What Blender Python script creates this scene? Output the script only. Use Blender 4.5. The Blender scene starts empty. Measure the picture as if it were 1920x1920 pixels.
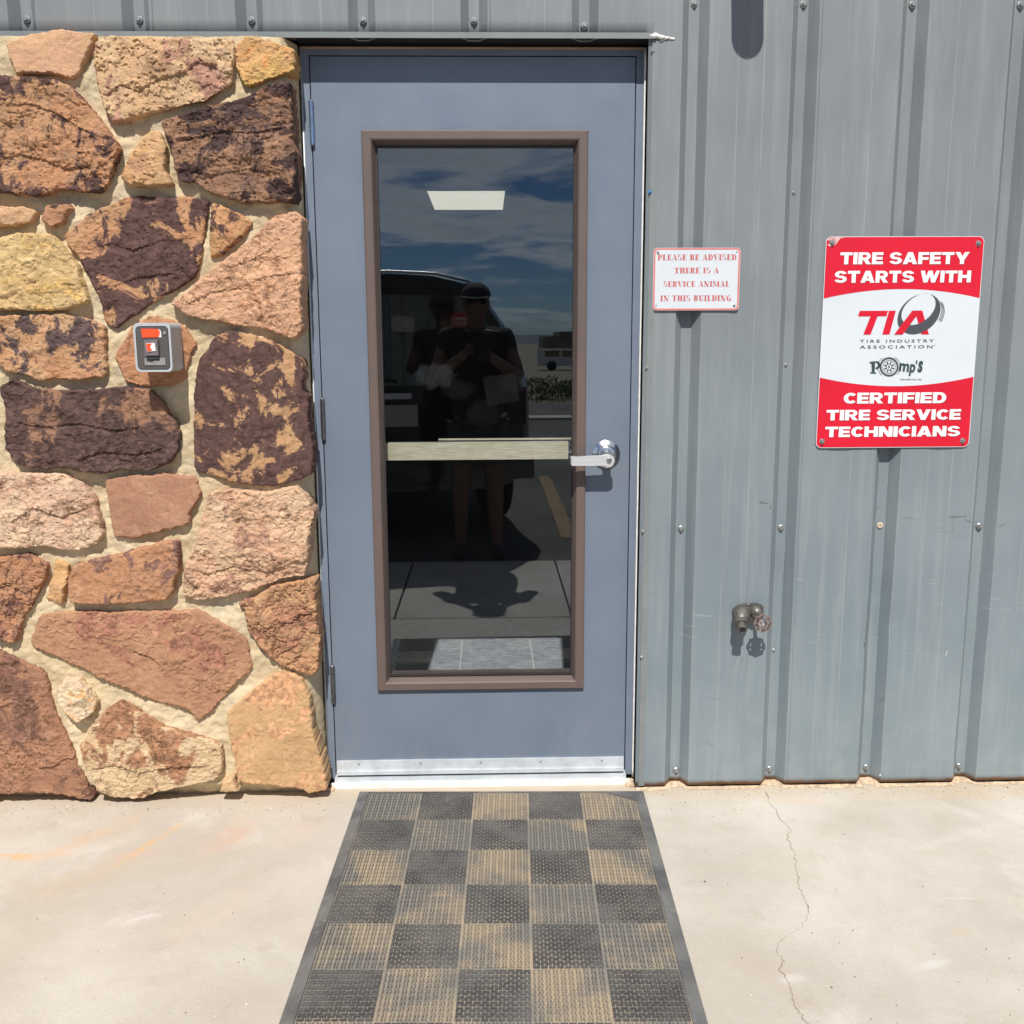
import bpy, bmesh, math, random
from mathutils import Vector, Matrix, noise, Euler
from mathutils.geometry import tessellate_polygon, delaunay_2d_cdt
import numpy as np
R = math.radians
random.seed(7)
S = bpy.context.scene
COL = S.collection

# ------------------------------------------------------------------ camera, sky, sun, exposure
CAM = Vector((.032, -2.94, 1.3918)); PITCH, YAW, ROLL, FPX = -.174, .0241, -.0046, 1843.0
cd = bpy.data.cameras.new('camera'); cam = bpy.data.objects.new('camera', cd); COL.objects.link(cam); S.camera = cam
_f = Vector((math.sin(YAW)*math.cos(PITCH), math.cos(YAW)*math.cos(PITCH), math.sin(PITCH)))
_r = Vector((math.cos(YAW), -math.sin(YAW), 0)); _u = _r.cross(_f)
_r, _u = _r*math.cos(ROLL)+_u*math.sin(ROLL), _u*math.cos(ROLL)-_r*math.sin(ROLL)
cam.matrix_world = Matrix(((_r.x, _u.x, -_f.x, CAM.x), (_r.y, _u.y, -_f.y, CAM.y), (_r.z, _u.z, -_f.z, CAM.z), (0, 0, 0, 1)))
cd.sensor_width = 36; cd.lens = 36*FPX/1920; cd.clip_start = .003; cd.clip_end = 6000

SUN_EL, SUN_AZ = R(53.0), R(3.0)          # azimuth measured to the left of the wall's normal
W = bpy.data.worlds.new('World'); S.world = W; W.use_nodes = True
nt = W.node_tree; nt.nodes.clear()
def N(t, k, **kw):
    n = t.nodes.new(k)
    for a, b in kw.items(): setattr(n, a, b)
    return n
def lk(t, a, b): t.links.new(a, b)
def math_n(t, op, a, b=None, c=None, clamp=False):
    n = N(t, 'ShaderNodeMath', operation=op, use_clamp=clamp)
    for i, v in enumerate((a, b, c)):
        if v is None: continue
        if isinstance(v, (int, float)): n.inputs[i].default_value = v
        else: lk(t, v, n.inputs[i])
    return n.outputs[0]
def mixc(t, fac, a, b, blend='MIX'):
    n = N(t, 'ShaderNodeMix', data_type='RGBA', blend_type=blend)
    for i, v in ((0, fac), (6, a), (7, b)):
        if isinstance(v, (int, float)): n.inputs[i].default_value = v
        elif isinstance(v, (tuple, list)): n.inputs[i].default_value = (*v[:3], 1)
        else: lk(t, v, n.inputs[i])
    return n.outputs[2]
def smooth(t, v, lo, hi, a=0., b=1.):
    n = N(t, 'ShaderNodeMapRange', interpolation_type='SMOOTHSTEP')
    lk(t, v, n.inputs[0])
    for i, x in enumerate((lo, hi, a, b)): n.inputs[i+1].default_value = x
    return n.outputs[0]
sky = N(nt, 'ShaderNodeTexSky', sky_type='NISHITA', sun_disc=False)
sky.sun_elevation = SUN_EL; sky.sun_rotation = R(180)+SUN_AZ; sky.altitude = 1800; sky.dust_density = .25; sky.ozone_density = 3.5
tc = N(nt, 'ShaderNodeTexCoord'); sx = N(nt, 'ShaderNodeSeparateXYZ'); lk(nt, tc.outputs['Generated'], sx.inputs[0])
den = math_n(nt, 'ADD', math_n(nt, 'MAXIMUM', sx.outputs[2], 0.), .16)
cx = N(nt, 'ShaderNodeCombineXYZ')
lk(nt, math_n(nt, 'DIVIDE', sx.outputs[0], den), cx.inputs[0]); lk(nt, math_n(nt, 'DIVIDE', sx.outputs[1], den), cx.inputs[1])
mpw = N(nt, 'ShaderNodeMapping'); mpw.inputs['Location'].default_value = (2.2154, -2.7124, 4.7264); mpw.inputs['Scale'].default_value = (1.0, 1.25, 1); lk(nt, cx.outputs[0], mpw.inputs[0])
cn = N(nt, 'ShaderNodeTexNoise'); cn.inputs['Scale'].default_value = 2.0; cn.inputs['Detail'].default_value = 9; cn.inputs['Roughness'].default_value = .56; cn.inputs['Distortion'].default_value = .35
lk(nt, mpw.outputs[0], cn.inputs['Vector'])
cm = smooth(nt, cn.outputs[0], .45, .62)
shade = smooth(nt, cn.outputs[0], .5, .78)
ccol = mixc(nt, shade, (17, 17.2, 17.6), (10, 10.6, 11.6))
up = smooth(nt, sx.outputs[2], -.02, .05)
skyc = mixc(nt, math_n(nt, 'MULTIPLY', math_n(nt, 'MULTIPLY', cm, .85), up), mixc(nt, 1., sky.outputs[0], (.80, .95, 1.14), 'MULTIPLY'), ccol)
bg = N(nt, 'ShaderNodeBackground'); bg.inputs[1].default_value = .05; lk(nt, skyc, bg.inputs[0])
wo = N(nt, 'ShaderNodeOutputWorld'); lk(nt, bg.outputs[0], wo.inputs[0])
sl = bpy.data.lights.new('sun', 'SUN'); sl.energy = 4.5; sl.angle = R(.53); sl.color = (1, .95, .87)
so = bpy.data.objects.new('sun', sl); COL.objects.link(so)
so.rotation_euler = Vector((-math.sin(SUN_AZ)*math.cos(SUN_EL), -math.cos(SUN_AZ)*math.cos(SUN_EL), math.sin(SUN_EL))).to_track_quat('Z', 'Y').to_euler()
S.view_settings.view_transform = 'Standard'; S.view_settings.look = 'None'; S.view_settings.gamma = 1; S.view_settings.exposure = .3
S.view_settings.use_curve_mapping = False
S.cycles.max_bounces = 10; S.cycles.transparent_max_bounces = 12; S.cycles.caustics_reflective = False; S.cycles.caustics_refractive = False

# ------------------------------------------------------------------ calibration: a pixel of the photo to a point on a wall plane or the ground
def ray(x, y): return _f + _r*((x-960)/FPX) + _u*((960-y)/FPX)
def at_y(x, y, Y):
    d = ray(x, y); return CAM + d*((Y-CAM.y)/d.y)
def at_z(x, y, Z=0.):
    d = ray(x, y); return CAM + d*((Z-CAM.z)/d.z)

# ------------------------------------------------------------------ materials
def new_mat(name):
    m = bpy.data.materials.new(name); m.use_nodes = True; t = m.node_tree; t.nodes.clear()
    b = N(t, 'ShaderNodeBsdfPrincipled'); o = N(t, 'ShaderNodeOutputMaterial'); lk(t, b.outputs[0], o.inputs[0])
    co = N(t, 'ShaderNodeTexCoord').outputs['Object']
    return m, t, b, co
def noi(t, co, scale, detail=5, rough=.55, dist=0., off=None, sc=None, fac=True):
    if off is not None or sc is not None:
        mp = N(t, 'ShaderNodeMapping'); lk(t, co, mp.inputs[0]); co = mp.outputs[0]
        if off is not None: mp.inputs['Location'].default_value = off
        if sc is not None: mp.inputs['Scale'].default_value = sc
    n = N(t, 'ShaderNodeTexNoise'); n.inputs['Scale'].default_value = scale; n.inputs['Detail'].default_value = detail
    n.inputs['Roughness'].default_value = rough; n.inputs['Distortion'].default_value = dist; lk(t, co, n.inputs['Vector'])
    return n.outputs[0] if fac else n.outputs[1]
def bump(t, b, h, strength=.5, dist=.003, prev=None):
    n = N(t, 'ShaderNodeBump'); n.inputs['Strength'].default_value = strength; n.inputs['Distance'].default_value = dist
    lk(t, h, n.inputs['Height'])
    if prev is not None: lk(t, prev, n.inputs['Normal'])
    lk(t, n.outputs[0], b.inputs['Normal']); return n.outputs[0]
def simple(name, c, rough=.5, metal=0., var=.08, vs=14, bs=0., bd=.001, spec=.5, bscale=90, coat=0., sc=None):
    m, t, b, co = new_mat(name)
    f = smooth(t, noi(t, co, vs, 6, .6, sc=sc), .3, .7)
    lk(t, mixc(t, f, tuple(x*(1-var) for x in c), tuple(min(1, x*(1+var)) for x in c)), b.inputs['Base Color'])
    b.inputs['Roughness'].default_value = rough; b.inputs['Metallic'].default_value = metal; b.inputs['Specular IOR Level'].default_value = spec
    b.inputs['Coat Weight'].default_value = coat
    if bs: bump(t, b, noi(t, co, bscale, 4), bs, bd)
    return m
def stone_mat(i, base, alt, dark=None, amt=.0, ds=9., spk=.35, relief=1., dist=.6, rust=None):
    m, t, b, co = new_mat('sandstone')
    off = (i*3.17, i*1.91, i*2.3)
    def grey(q, k=.0):
        if not q: return None
        L = .3*q[0]+.59*q[1]+.11*q[2]; return tuple(.90*(x*(1-k)+L*k)+.030 for x in q)
    base, alt, rust = grey(base), grey(alt), grey(rust, .1)
    c = mixc(t, smooth(t, noi(t, co, 7, 10, .66, .6, off), .36, .64), base, alt)
    c = mixc(t, math_n(t, 'MULTIPLY', smooth(t, noi(t, co, 30, 10, .72, 1.0, off), .48, .70), .5), c, tuple(min(.8, x*1.3+.04) for x in base))
    if rust: c = mixc(t, math_n(t, 'MULTIPLY', smooth(t, noi(t, co, 13, 10, .68, .8, (i*.7, 3.3, 1+i)), .50, .60), .75), c, rust)
    c = mixc(t, math_n(t, 'MULTIPLY', smooth(t, noi(t, co, 55, 6, .66, .4, off), .56, .66), spk), c, tuple(x*.45 for x in base))
    if dark:
        nv = noi(t, co, ds, 12, .68, dist, (i*1.3, i*.77, i*2.9))
        n2 = noi(t, co, ds*.3, 2, .5, 0, (i*2.3, i*.37, i*.9))
        nv = math_n(t, 'ADD', nv, math_n(t, 'MULTIPLY', math_n(t, 'SUBTRACT', n2, .5), .35))
        lo = .62-.22*amt
        c = mixc(t, math_n(t, 'MULTIPLY', smooth(t, nv, lo-.012, lo+.022), .95), c, mixc(t, smooth(t, noi(t, co, 45, 8, .7, .4), .35, .65), tuple(x*.8 for x in dark), tuple(x*1.9 for x in dark)))
    crk = noi(t, co, 9, 7, .62, 1.4, (i*.9, i*1.7, 4))
    crk = math_n(t, 'ABSOLUTE', math_n(t, 'SUBTRACT', crk, .5))
    line = math_n(t, 'MULTIPLY', smooth(t, crk, .002, .010, 1, 0), smooth(t, noi(t, co, 6, 3, .5, 0, off), .48, .60))
    c = mixc(t, math_n(t, 'MULTIPLY', line, .7*min(1, relief)), c, tuple(x*.22 for x in base))
    g = smooth(t, noi(t, co, 380, 4, .7), .25, .75, .78, 1.2)
    gn = N(t, 'ShaderNodeMix', data_type='RGBA', blend_type='MULTIPLY'); gn.inputs[0].default_value = 1; lk(t, c, gn.inputs[6]); lk(t, g, gn.inputs[7])
    lk(t, gn.outputs[2], b.inputs['Base Color'])
    b.inputs['Roughness'].default_value = .8; b.inputs['Specular IOR Level'].default_value = .25
    an = ((i*37) % 100-50)/60
    mpd = N(t, 'ShaderNodeMapping'); mpd.inputs['Rotation'].default_value = (0, an, 0); mpd.inputs['Scale'].default_value = (.45, 1, 1.35); lk(t, co, mpd.inputs[0])
    h = math_n(t, 'SUBTRACT', noi(t, mpd.outputs[0], 30, 12, .66, 1.6, off), math_n(t, 'MULTIPLY', line, .5))
    p = bump(t, b, h, .68*relief, .012)
    bump(t, b, noi(t, co, 240, 5, .7), .6, .002, p)
    return m
def blob(t, co, cx, cy, ang, lx, ly):
    """soft elongated stain mask at a place on the ground"""
    mp = N(t, 'ShaderNodeMapping', vector_type='TEXTURE'); mp.inputs['Location'].default_value = (cx, cy, 0); mp.inputs['Rotation'].default_value = (0, 0, ang); mp.inputs['Scale'].default_value = (lx, ly, 1)
    lk(t, co, mp.inputs[0])
    s = N(t, 'ShaderNodeSeparateXYZ'); lk(t, mp.outputs[0], s.inputs[0])
    d = math_n(t, 'SQRT', math_n(t, 'ADD', math_n(t, 'POWER', s.outputs[0], 2.), math_n(t, 'POWER', s.outputs[1], 2.)))
    d = math_n(t, 'ADD', d, math_n(t, 'MULTIPLY', math_n(t, 'SUBTRACT', noi(t, co, 14, 5, .6), .5), 1.1))
    return smooth(t, d, .15, 1., 1., 0.)

MAT = {}
def build_mats():
    # painted ribbed sheet steel
    m, t, b, co = new_mat('painted_steel'); MAT['steel'] = m
    sz0 = N(t, 'ShaderNodeSeparateXYZ'); lk(t, co, sz0.inputs[0]); reflect_grad = smooth(t, sz0.outputs[2], .3, 2.1)  # reflected ground and sky light painted in: bluer low, greyer high
    c = mixc(t, smooth(t, noi(t, co, 2.2, 5, .55, .3), .3, .7), mixc(t, reflect_grad, (.172, .216, .242), (.186, .202, .216)), mixc(t, reflect_grad, (.205, .248, .273), (.216, .232, .245)))
    c = mixc(t, math_n(t, 'MULTIPLY', smooth(t, noi(t, co, 6, 7, .65, .3, sc=(5, 5, .35)), .46, .72), .35), c, (.30, .325, .332))
    c = mixc(t, math_n(t, 'MULTIPLY', smooth(t, noi(t, co, 9, 8, .7, .3, (3, 1, 5), sc=(4, 4, .6)), .60, .70), .4), c, (.17, .18, .185))
    c = mixc(t, math_n(t, 'MULTIPLY', smooth(t, noi(t, co, 210, 3, .6), .70, .76), .5), c, (.5, .53, .54))
    sz = N(t, 'ShaderNodeSeparateXYZ'); lk(t, co, sz.inputs[0])
    fx = math_n(t, 'FRACT', math_n(t, 'DIVIDE', math_n(t, 'SUBTRACT', sz.outputs[0], .6131-40*.3048), .3048))
    ribline = None  # pale rib lines: ridge highlights put into the colour, plus rubbed edges
    for pos, wd in ((.397, .006), (.633, .006), (.1235, .006), (.8765, .006), (.046, .004), (.954, .004)):
        k = smooth(t, math_n(t, 'ABSOLUTE', math_n(t, 'SUBTRACT', fx, pos)), wd*.25, wd, 1, 0); ribline = k if ribline is None else math_n(t, 'MAXIMUM', ribline, k)
    c = mixc(t, math_n(t, 'MULTIPLY', math_n(t, 'MULTIPLY', ribline, smooth(t, noi(t, co, 12, 6, .65, 0, (1, 1, 1), (1, 1, .3)), .36, .6)), .55), c, (.33, .35, .345))
    mid = math_n(t, 'MULTIPLY', smooth(t, fx, .39, .404), smooth(t, fx, .626, .64, 1, 0))
    low = math_n(t, 'MULTIPLY', smooth(t, sz.outputs[2], .25, .62), smooth(t, sz.outputs[2], .72, 1.0, 1, 0))
    # scuffs about knee height: thin scratches in two directions, dark knocks
    for k, (rot, sc_) in enumerate((((0, R(28), 0), (4, 1, 75)), ((0, R(-48), 0), (4, 1, 90)), ((0, R(80), 0), (3, 1, 70)), ((0, R(8), 0), (3, 1, 60)))):
        mp = N(t, 'ShaderNodeMapping'); mp.inputs['Rotation'].default_value = rot; mp.inputs['Scale'].default_value = sc_; mp.inputs['Location'].default_value = (k, 0, k*.3); lk(t, co, mp.inputs[0])
        s = smooth(t, noi(t, mp.outputs[0], 2.4, 3, .5), .68, .72)
        s = math_n(t, 'MULTIPLY', s, smooth(t, noi(t, co, 5.5, 3, .5, 0, (k*2, 0, 1)), .5, .62))
        c = mixc(t, math_n(t, 'MULTIPLY', math_n(t, 'MULTIPLY', s, low), .65), c, ((.43, .46, .47), (.47, .49, .5), (.10, .105, .115), (.13, .135, .14))[k])
    for (px, py, ang, lx, lz, col, st) in ((1432, 943, -8, .020, .005, (.10, .10, .115), .75), (1445, 950, 70, .012, .003, (.09, .09, .10), .7), (1795, 969, 3, .040, .004, (.10, .10, .115), .8), (1818, 978, -25, .018, .004, (.11, .11, .12), .7), (1705, 972, -6, .035, .003, (.13, .13, .14), .6), (1878, 985, 25, .02, .004, (.11, .11, .12), .6),
            (1622, 1210, 80, .012, .005, (.06, .06, .07), .8), (1655, 1315, 60, .02, .003, (.11, .115, .13), .7), (1775, 1225, 70, .012, .003, (.45, .47, .48), .7), (1780, 700, -30, .02, .004, (.36, .38, .39), .5), (1655, 955, 5, .02, .003, (.12, .12, .13), .5), (1390, 1240, 75, .05, .003, (.15, .17, .19), .6), (1380, 1235, 62, .05, .003, (.15, .17, .19), .6), (1400, 1245, 86, .06, .003, (.15, .17, .19), .6), (1360, 1255, 50, .05, .002, (.15, .17, .19), .5), (1330, 1395, -35, .04, .003, (.13, .145, .16), .6), (1340, 1310, -18, .05, .003, (.14, .155, .17), .5)):
        w = at_y(px, py, -.061)
        mp = N(t, 'ShaderNodeMapping', vector_type='TEXTURE'); mp.inputs['Location'].default_value = (w.x, 0, w.z); mp.inputs['Rotation'].default_value = (0, R(-ang), 0); mp.inputs['Scale'].default_value = (lx, 1, lz); lk(t, co, mp.inputs[0])
        q = N(t, 'ShaderNodeSeparateXYZ'); lk(t, mp.outputs[0], q.inputs[0])
        d = math_n(t, 'SQRT', math_n(t, 'ADD', math_n(t, 'POWER', q.outputs[0], 2.), math_n(t, 'POWER', q.outputs[2], 2.)))
        d = math_n(t, 'ADD', d, math_n(t, 'MULTIPLY', math_n(t, 'SUBTRACT', noi(t, co, 90, 4, .7), .5), 1.6))
        c = mixc(t, math_n(t, 'MULTIPLY', smooth(t, d, .3, 1., 1., 0.), st), c, col)
    fade = smooth(t, sz.outputs[2], .02, .38, 1, 0)
    c = mixc(t, math_n(t, 'MULTIPLY', math_n(t, 'MULTIPLY', smooth(t, noi(t, co, 11, 6, .6), .42, .7), fade), .4), c, (.30, .32, .32))
    edge = math_n(t, 'ADD', sz.outputs[2], math_n(t, 'MULTIPLY', math_n(t, 'SUBTRACT', noi(t, co, 16, 5, .6), .5), .035))
    rustm = smooth(t, edge, .013, .024, 1, 0)
    c = mixc(t, math_n(t, 'MULTIPLY', rustm, .9), c, mixc(t, noi(t, co, 70, 4), (.09, .04, .02), (.30, .13, .05)))
    lk(t, c, b.inputs['Base Color'])
    b.inputs['Metallic'].default_value = 0; b.inputs['Specular IOR Level'].default_value = .45
    lk(t, smooth(t, noi(t, co, 7, 4), .3, .7, .40, .52), b.inputs['Roughness'])
    p = bump(t, b, noi(t, co, 3.0, 2, .4), .18, .02); bump(t, b, noi(t, co, 500, 2), .04, .0005, p)
    MAT['trim'] = simple('painted_trim', (.195, .215, .22), .45, var=.08, vs=9, bs=.08, bd=.003, bscale=25)
    MAT['door'] = simple('door_paint', (.163, .205, .274), .42, var=.045, vs=3.5, bs=.06, bd=.002, bscale=140, spec=.5)
    m, t, b, co = new_mat('worn_door_paint'); MAT['door'] = m
    c = mixc(t, smooth(t, noi(t, co, 2.6, 6, .6, .3), .3, .7), (.142, .178, .236), (.162, .200, .260))
    c = mixc(t, math_n(t, 'MULTIPLY', smooth(t, noi(t, co, 8, 7, .65, .3, sc=(3, 3, .4)), .5, .75), .3), c, (.135, .165, .215))
    c = mixc(t, math_n(t, 'MULTIPLY', smooth(t, noi(t, co, 120, 3, .6), .70, .76), .5), c, (.36, .39, .44))
    q = N(t, 'ShaderNodeSeparateXYZ'); lk(t, co, q.inputs[0])
    gx = math_n(t, 'POWER', math_n(t, 'DIVIDE', math_n(t, 'SUBTRACT', q.outputs[0], .40), .10), 2.); gz = math_n(t, 'POWER', math_n(t, 'DIVIDE', math_n(t, 'SUBTRACT', q.outputs[2], 1.04), .22), 2.)
    hand = smooth(t, math_n(t, 'ADD', math_n(t, 'SQRT', math_n(t, 'ADD', gx, gz)), math_n(t, 'MULTIPLY', math_n(t, 'SUBTRACT', noi(t, co, 18, 6, .65), .5), 1.2)), .3, 1.1, 1, 0)
    c = mixc(t, math_n(t, 'MULTIPLY', hand, .22), c, (.12, .13, .15))
    kick = math_n(t, 'MULTIPLY', smooth(t, q.outputs[2], .06, .34, 1, 0), smooth(t, noi(t, co, 14, 6, .65, .4, sc=(1, 1, .5)), .46, .66))
    c = mixc(t, math_n(t, 'MULTIPLY', kick, .3), c, (.24, .25, .26))
    lk(t, c, b.inputs['Base Color']); lk(t, smooth(t, noi(t, co, 6, 6, .6), .3, .7, .34, .54), b.inputs['Roughness'])
    p = bump(t, b, noi(t, co, 2.2, 2, .4), .12, .02); bump(t, b, noi(t, co, 160, 3), .06, .002, p)
    MAT['frame'] = simple('frame_paint', (.165, .20, .265), .45, var=.06, vs=7, bs=.08, bd=.002, bscale=60)
    MAT['lite'] = simple('brown_vinyl', (.122, .090, .080), .5, var=.05, vs=9, bs=.06, bd=.001, bscale=120)
    MAT['alu'] = simple('mill_aluminium', (.74, .75, .77), .38, .55, var=.06, vs=20, sc=(.3, 8, 8))
    MAT['alupaint'] = simple('weathered_aluminium', (.58, .625, .665), .5, .25, var=.1, vs=20)
    MAT['chrome'] = simple('satin_chrome', (.74, .75, .77), .2, 1., var=.05, vs=30)
    MAT['zinc'] = simple('zinc_screw', (.36, .37, .37), .38, .7, var=.25, vs=400)
    MAT['steeldark'] = simple('dark_steel', (.16, .165, .175), .35, .85, var=.2, vs=60)
    MAT['skysteel'] = simple('sky_tinted_steel', (.30, .40, .56), .28, .85, var=.12, vs=40)  # steel with the sky's blue reflection put into its colour
    MAT['caulk'] = simple('white_caulk', (.80, .80, .77), .5, var=.1, vs=40, bs=.4, bd=.003, bscale=60)
    MAT['wood'] = simple('raw_wood', (.50, .34, .23), .7, var=.2, vs=10, sc=(1, 8, 8))
    MAT['black'] = simple('black_gap', (.012, .012, .014), .7, var=.1)
    MAT['gasket'] = simple('dark_gasket', (.03, .025, .024), .6, var=.1)
    MAT['washer'] = simple('neoprene_washer', (.50, .43, .34), .6, var=.12, vs=90)
    MAT['bluescrew'] = simple('blue_screw', (.05, .22, .48), .4, .2, var=.1)
    m, t, b, co = new_mat('brushed_bar'); MAT['bar'] = m
    lk(t, mixc(t, smooth(t, noi(t, co, 30, 6, .6, sc=(1, 30, 30)), .3, .7), (.62, .50, .30), (1., .95, .74)), b.inputs['Base Color'])
    b.inputs['Metallic'].default_value = .25; b.inputs['Roughness'].default_value = .34; b.inputs['Anisotropic'].default_value = .6
    bump(t, b, noi(t, co, 40, 4, .6, sc=(1, 40, 40)), .35, .001)
    # mortar
    m, t, b, co = new_mat('sandy_mortar'); MAT['mortar'] = m
    c = mixc(t, smooth(t, noi(t, co, 6, 6, .6), .35, .65), (.60, .48, .305), (.70, .58, .39))
    c = mixc(t, math_n(t, 'MULTIPLY', smooth(t, noi(t, co, 11, 5, .6, 0, (4, 4, 4)), .52, .66), .5), c, (.50, .44, .33))
    c = mixc(t, math_n(t, 'MULTIPLY', smooth(t, noi(t, co, 330, 3, .6), .6, .7), .4), c, (.32, .26, .17))
    lk(t, c, b.inputs['Base Color']); b.inputs['Roughness'].default_value = .9; b.inputs['Specular IOR Level'].default_value = .15
    p = bump(t, b, noi(t, co, 34, 9, .7, .6), .7, .012); bump(t, b, noi(t, co, 260, 5, .7), .9, .0025, p)
    # concrete
    m, t, b, co = new_mat('pale_concrete'); MAT['concrete'] = m
    c = mixc(t, smooth(t, noi(t, co, 1.6, 6, .58, .3), .34, .66), (.45, .408, .352), (.56, .522, .462))
    c = mixc(t, math_n(t, 'MULTIPLY', smooth(t, noi(t, co, 4.5, 7, .62, .5, (5, 2, 0)), .5, .72), .45), c, (.46, .39, .315))
    c = mixc(t, math_n(t, 'MULTIPLY', smooth(t, noi(t, co, 3.2, 6, .6, .3, (1, 7, 0)), .55, .7), .4), c, (.64, .61, .57))
    c = mixc(t, math_n(t, 'MULTIPLY', smooth(t, noi(t, co, 210, 5, .75), .54, .66), .5), c, (.30, .26, .21))
    c = mixc(t, math_n(t, 'MULTIPLY', smooth(t, noi(t, co, 150, 3, .6, 0, (2, 2, 0)), .70, .74), .8), c, (.86, .84, .8))
    sp = N(t, 'ShaderNodeSeparateXYZ'); lk(t, co, sp.inputs[0])
    wash = math_n(t, 'ADD', sp.outputs[1], math_n(t, 'MULTIPLY', math_n(t, 'SUBTRACT', noi(t, co, 7, 6, .6), .5), .16))
    c = mixc(t, math_n(t, 'MULTIPLY', smooth(t, wash, -.19, -.07), .55), c, (.50, .40, .285))
    rust = [(-1.33, -.42, R(4), .22, .022, (.66, .36, .10), .75), (-1.10, -.30, R(52), .20, .03, (.62, .40, .24), .6), (-.93, -.36, R(66), .17, .016, (.64, .38, .15), .65), (-1.04, -.52, R(40), .22, .05, (.56, .40, .25), .4),
            (-.72, -.33, R(65), .15, .05, (.60, .38, .29), .55), (-.66, -.72, R(50), .2, .06, (.56, .46, .37), .5), (-.97, -.415, R(3), .1, .015, (.66, .40, .33), .5), (-.52, -.30, R(60), .12, .05, (.62, .46, .36), .4), (-1.2, -.85, R(35), .35, .12, (.50, .43, .34), .45),
            (1.28, -1.07, R(-28), .055, .028, (.55, .42, .22), .75), (1.145, -.845, R(10), .03, .014, (.56, .44, .30), .55), (.98, -.17, R(-4), .13, .018, (.6, .44, .3), .4), (1.5, -.14, R(2), .3, .04, (.56, .42, .28), .45)]
    for (x, y, a, lx, ly, col, st) in rust:
        c = mixc(t, math_n(t, 'MULTIPLY', math_n(t, 'MULTIPLY', blob(t, co, x, y, a, lx*1.15, ly*1.5), smooth(t, noi(t, co, 26, 9, .72, .4, (x*9, y*5, 0)), .30, .66)), st), c, col)
    for (x, y, a, lx, ly) in ((1.02, -.96, R(15), .075, .022), (.69, -1.0, R(10), .05, .02), (1.22, -.70, R(-2), .06, .006), (-.83, -.72, R(30), .05, .01)):
        c = mixc(t, math_n(t, 'MULTIPLY', blob(t, co, x, y, a, lx, ly), .6), c, (.60, .58, .55))
    c = mixc(t, math_n(t, 'MULTIPLY', smooth(t, noi(t, co, 95, 3, .6, 0, (7, 1, 0)), .71, .75), .75), c, (.20, .17, .14))
    c = mixc(t, math_n(t, 'MULTIPLY', smooth(t, noi(t, co, 9, 8, .72, .6, (2, 9, 0)), .56, .72), .35), c, (.36, .31, .25))
    lk(t, c, b.inputs['Base Color']); b.inputs['Roughness'].default_value = .85; b.inputs['Specular IOR Level'].default_value = .25
    p = bump(t, b, noi(t, co, 22, 8, .7), .35, .006); bump(t, b, noi(t, co, 240, 5, .75), .8, .0016, p)
    m, t, b, co = new_mat('asphalt'); MAT['asphalt'] = m
    c = mixc(t, smooth(t, noi(t, co, .7, 6, .6), .35, .65), (.06, .056, .050), (.105, .097, .085))
    c = mixc(t, math_n(t, 'MULTIPLY', smooth(t, noi(t, co, 60, 4, .7), .55, .7), .6), c, (.24, .22, .19))
    lk(t, c, b.inputs['Base Color']); b.inputs['Roughness'].default_value = .9
    bump(t, b, noi(t, co, 80, 3), .6, .006)
    MAT['dirt'] = simple('dry_dirt', (.20, .165, .12), .95, var=.25, vs=3, bs=.5, bd=.02, bscale=20)
    MAT['sand'] = simple('wall_foot_dirt', (.55, .42, .29), .95, var=.3, vs=60, bs=.8, bd=.003, bscale=260)
    MAT['yellow'] = simple('worn_yellow_paint', (.26, .16, .07), .8, var=.4, vs=12)
    MAT['leaf'] = simple('sage_leaf', (.10, .13, .045), .7, var=.4, vs=3)
    MAT['grassm'] = simple('dry_grass', (.20, .17, .08), .9, var=.35, vs=2)
    MAT['hill'] = simple('far_hill', (.12, .14, .16), .95, var=.15, vs=.01)
    MAT['buildw'] = simple('far_building', (.20, .17, .14), .9, var=.1, vs=.5)
    MAT['whitepaint'] = simple('white_paint', (.62, .63, .64), .35, var=.04, vs=2, coat=.3)
    MAT['vanpaint'] = simple('black_van_paint', (.018, .019, .022), .18, var=.1, vs=3, coat=.6)
    MAT['vanglass'] = simple('tinted_van_glass', (.20, .195, .185), .03, .9, var=.02, vs=2)
    MAT['tyre'] = simple('tyre_rubber', (.025, .025, .025), .85, var=.2, vs=30)
    MAT['taillight'] = simple('smoked_lens', (.05, .008, .008), .15, var=.1)
    MAT['plate'] = simple('number_plate', (.5, .5, .48), .4, var=.05)
    MAT['skin'] = simple('skin', (.15, .085, .06), .5, var=.08, vs=20, spec=.4)
    MAT['tshirt'] = simple('black_cotton', (.014, .014, .016), .9, var=.2, vs=40, bs=.4, bd=.003, bscale=40)
    MAT['shorts'] = simple('dark_shorts', (.05, .05, .055), .9, var=.2, vs=30, bs=.4, bd=.003, bscale=40)
    MAT['shoe'] = simple('dark_shoe', (.04, .038, .036), .7, var=.2)
    MAT['cap'] = simple('dark_cap', (.03, .03, .035), .85, var=.1)
    MAT['phone'] = simple('black_phone', (.015, .015, .018), .1, var=.05)
    MAT['folder'] = simple('card_folder', (.15, .14, .13), .6, var=.05)
    # rubber mat
    m, t, b, co = new_mat('dusty_rubber'); MAT['rub'] = m
    g = N(t, 'ShaderNodeNewGeometry'); pos = g.outputs['Position']
    c = mixc(t, smooth(t, noi(t, pos, 7, 6, .6), .35, .65), (.060, .060, .061), (.120, .118, .113))
    c = mixc(t, math_n(t, 'MULTIPLY', smooth(t, noi(t, pos, 130, 4, .7), .5, .68), .5), c, (.20, .185, .165))
    c = mixc(t, math_n(t, 'MULTIPLY', smooth(t, noi(t, pos, 210, 2, .6), .72, .76), .8), c, (.6, .58, .54))
    lk(t, c, b.inputs['Base Color']); b.inputs['Roughness'].default_value = .65
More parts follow.
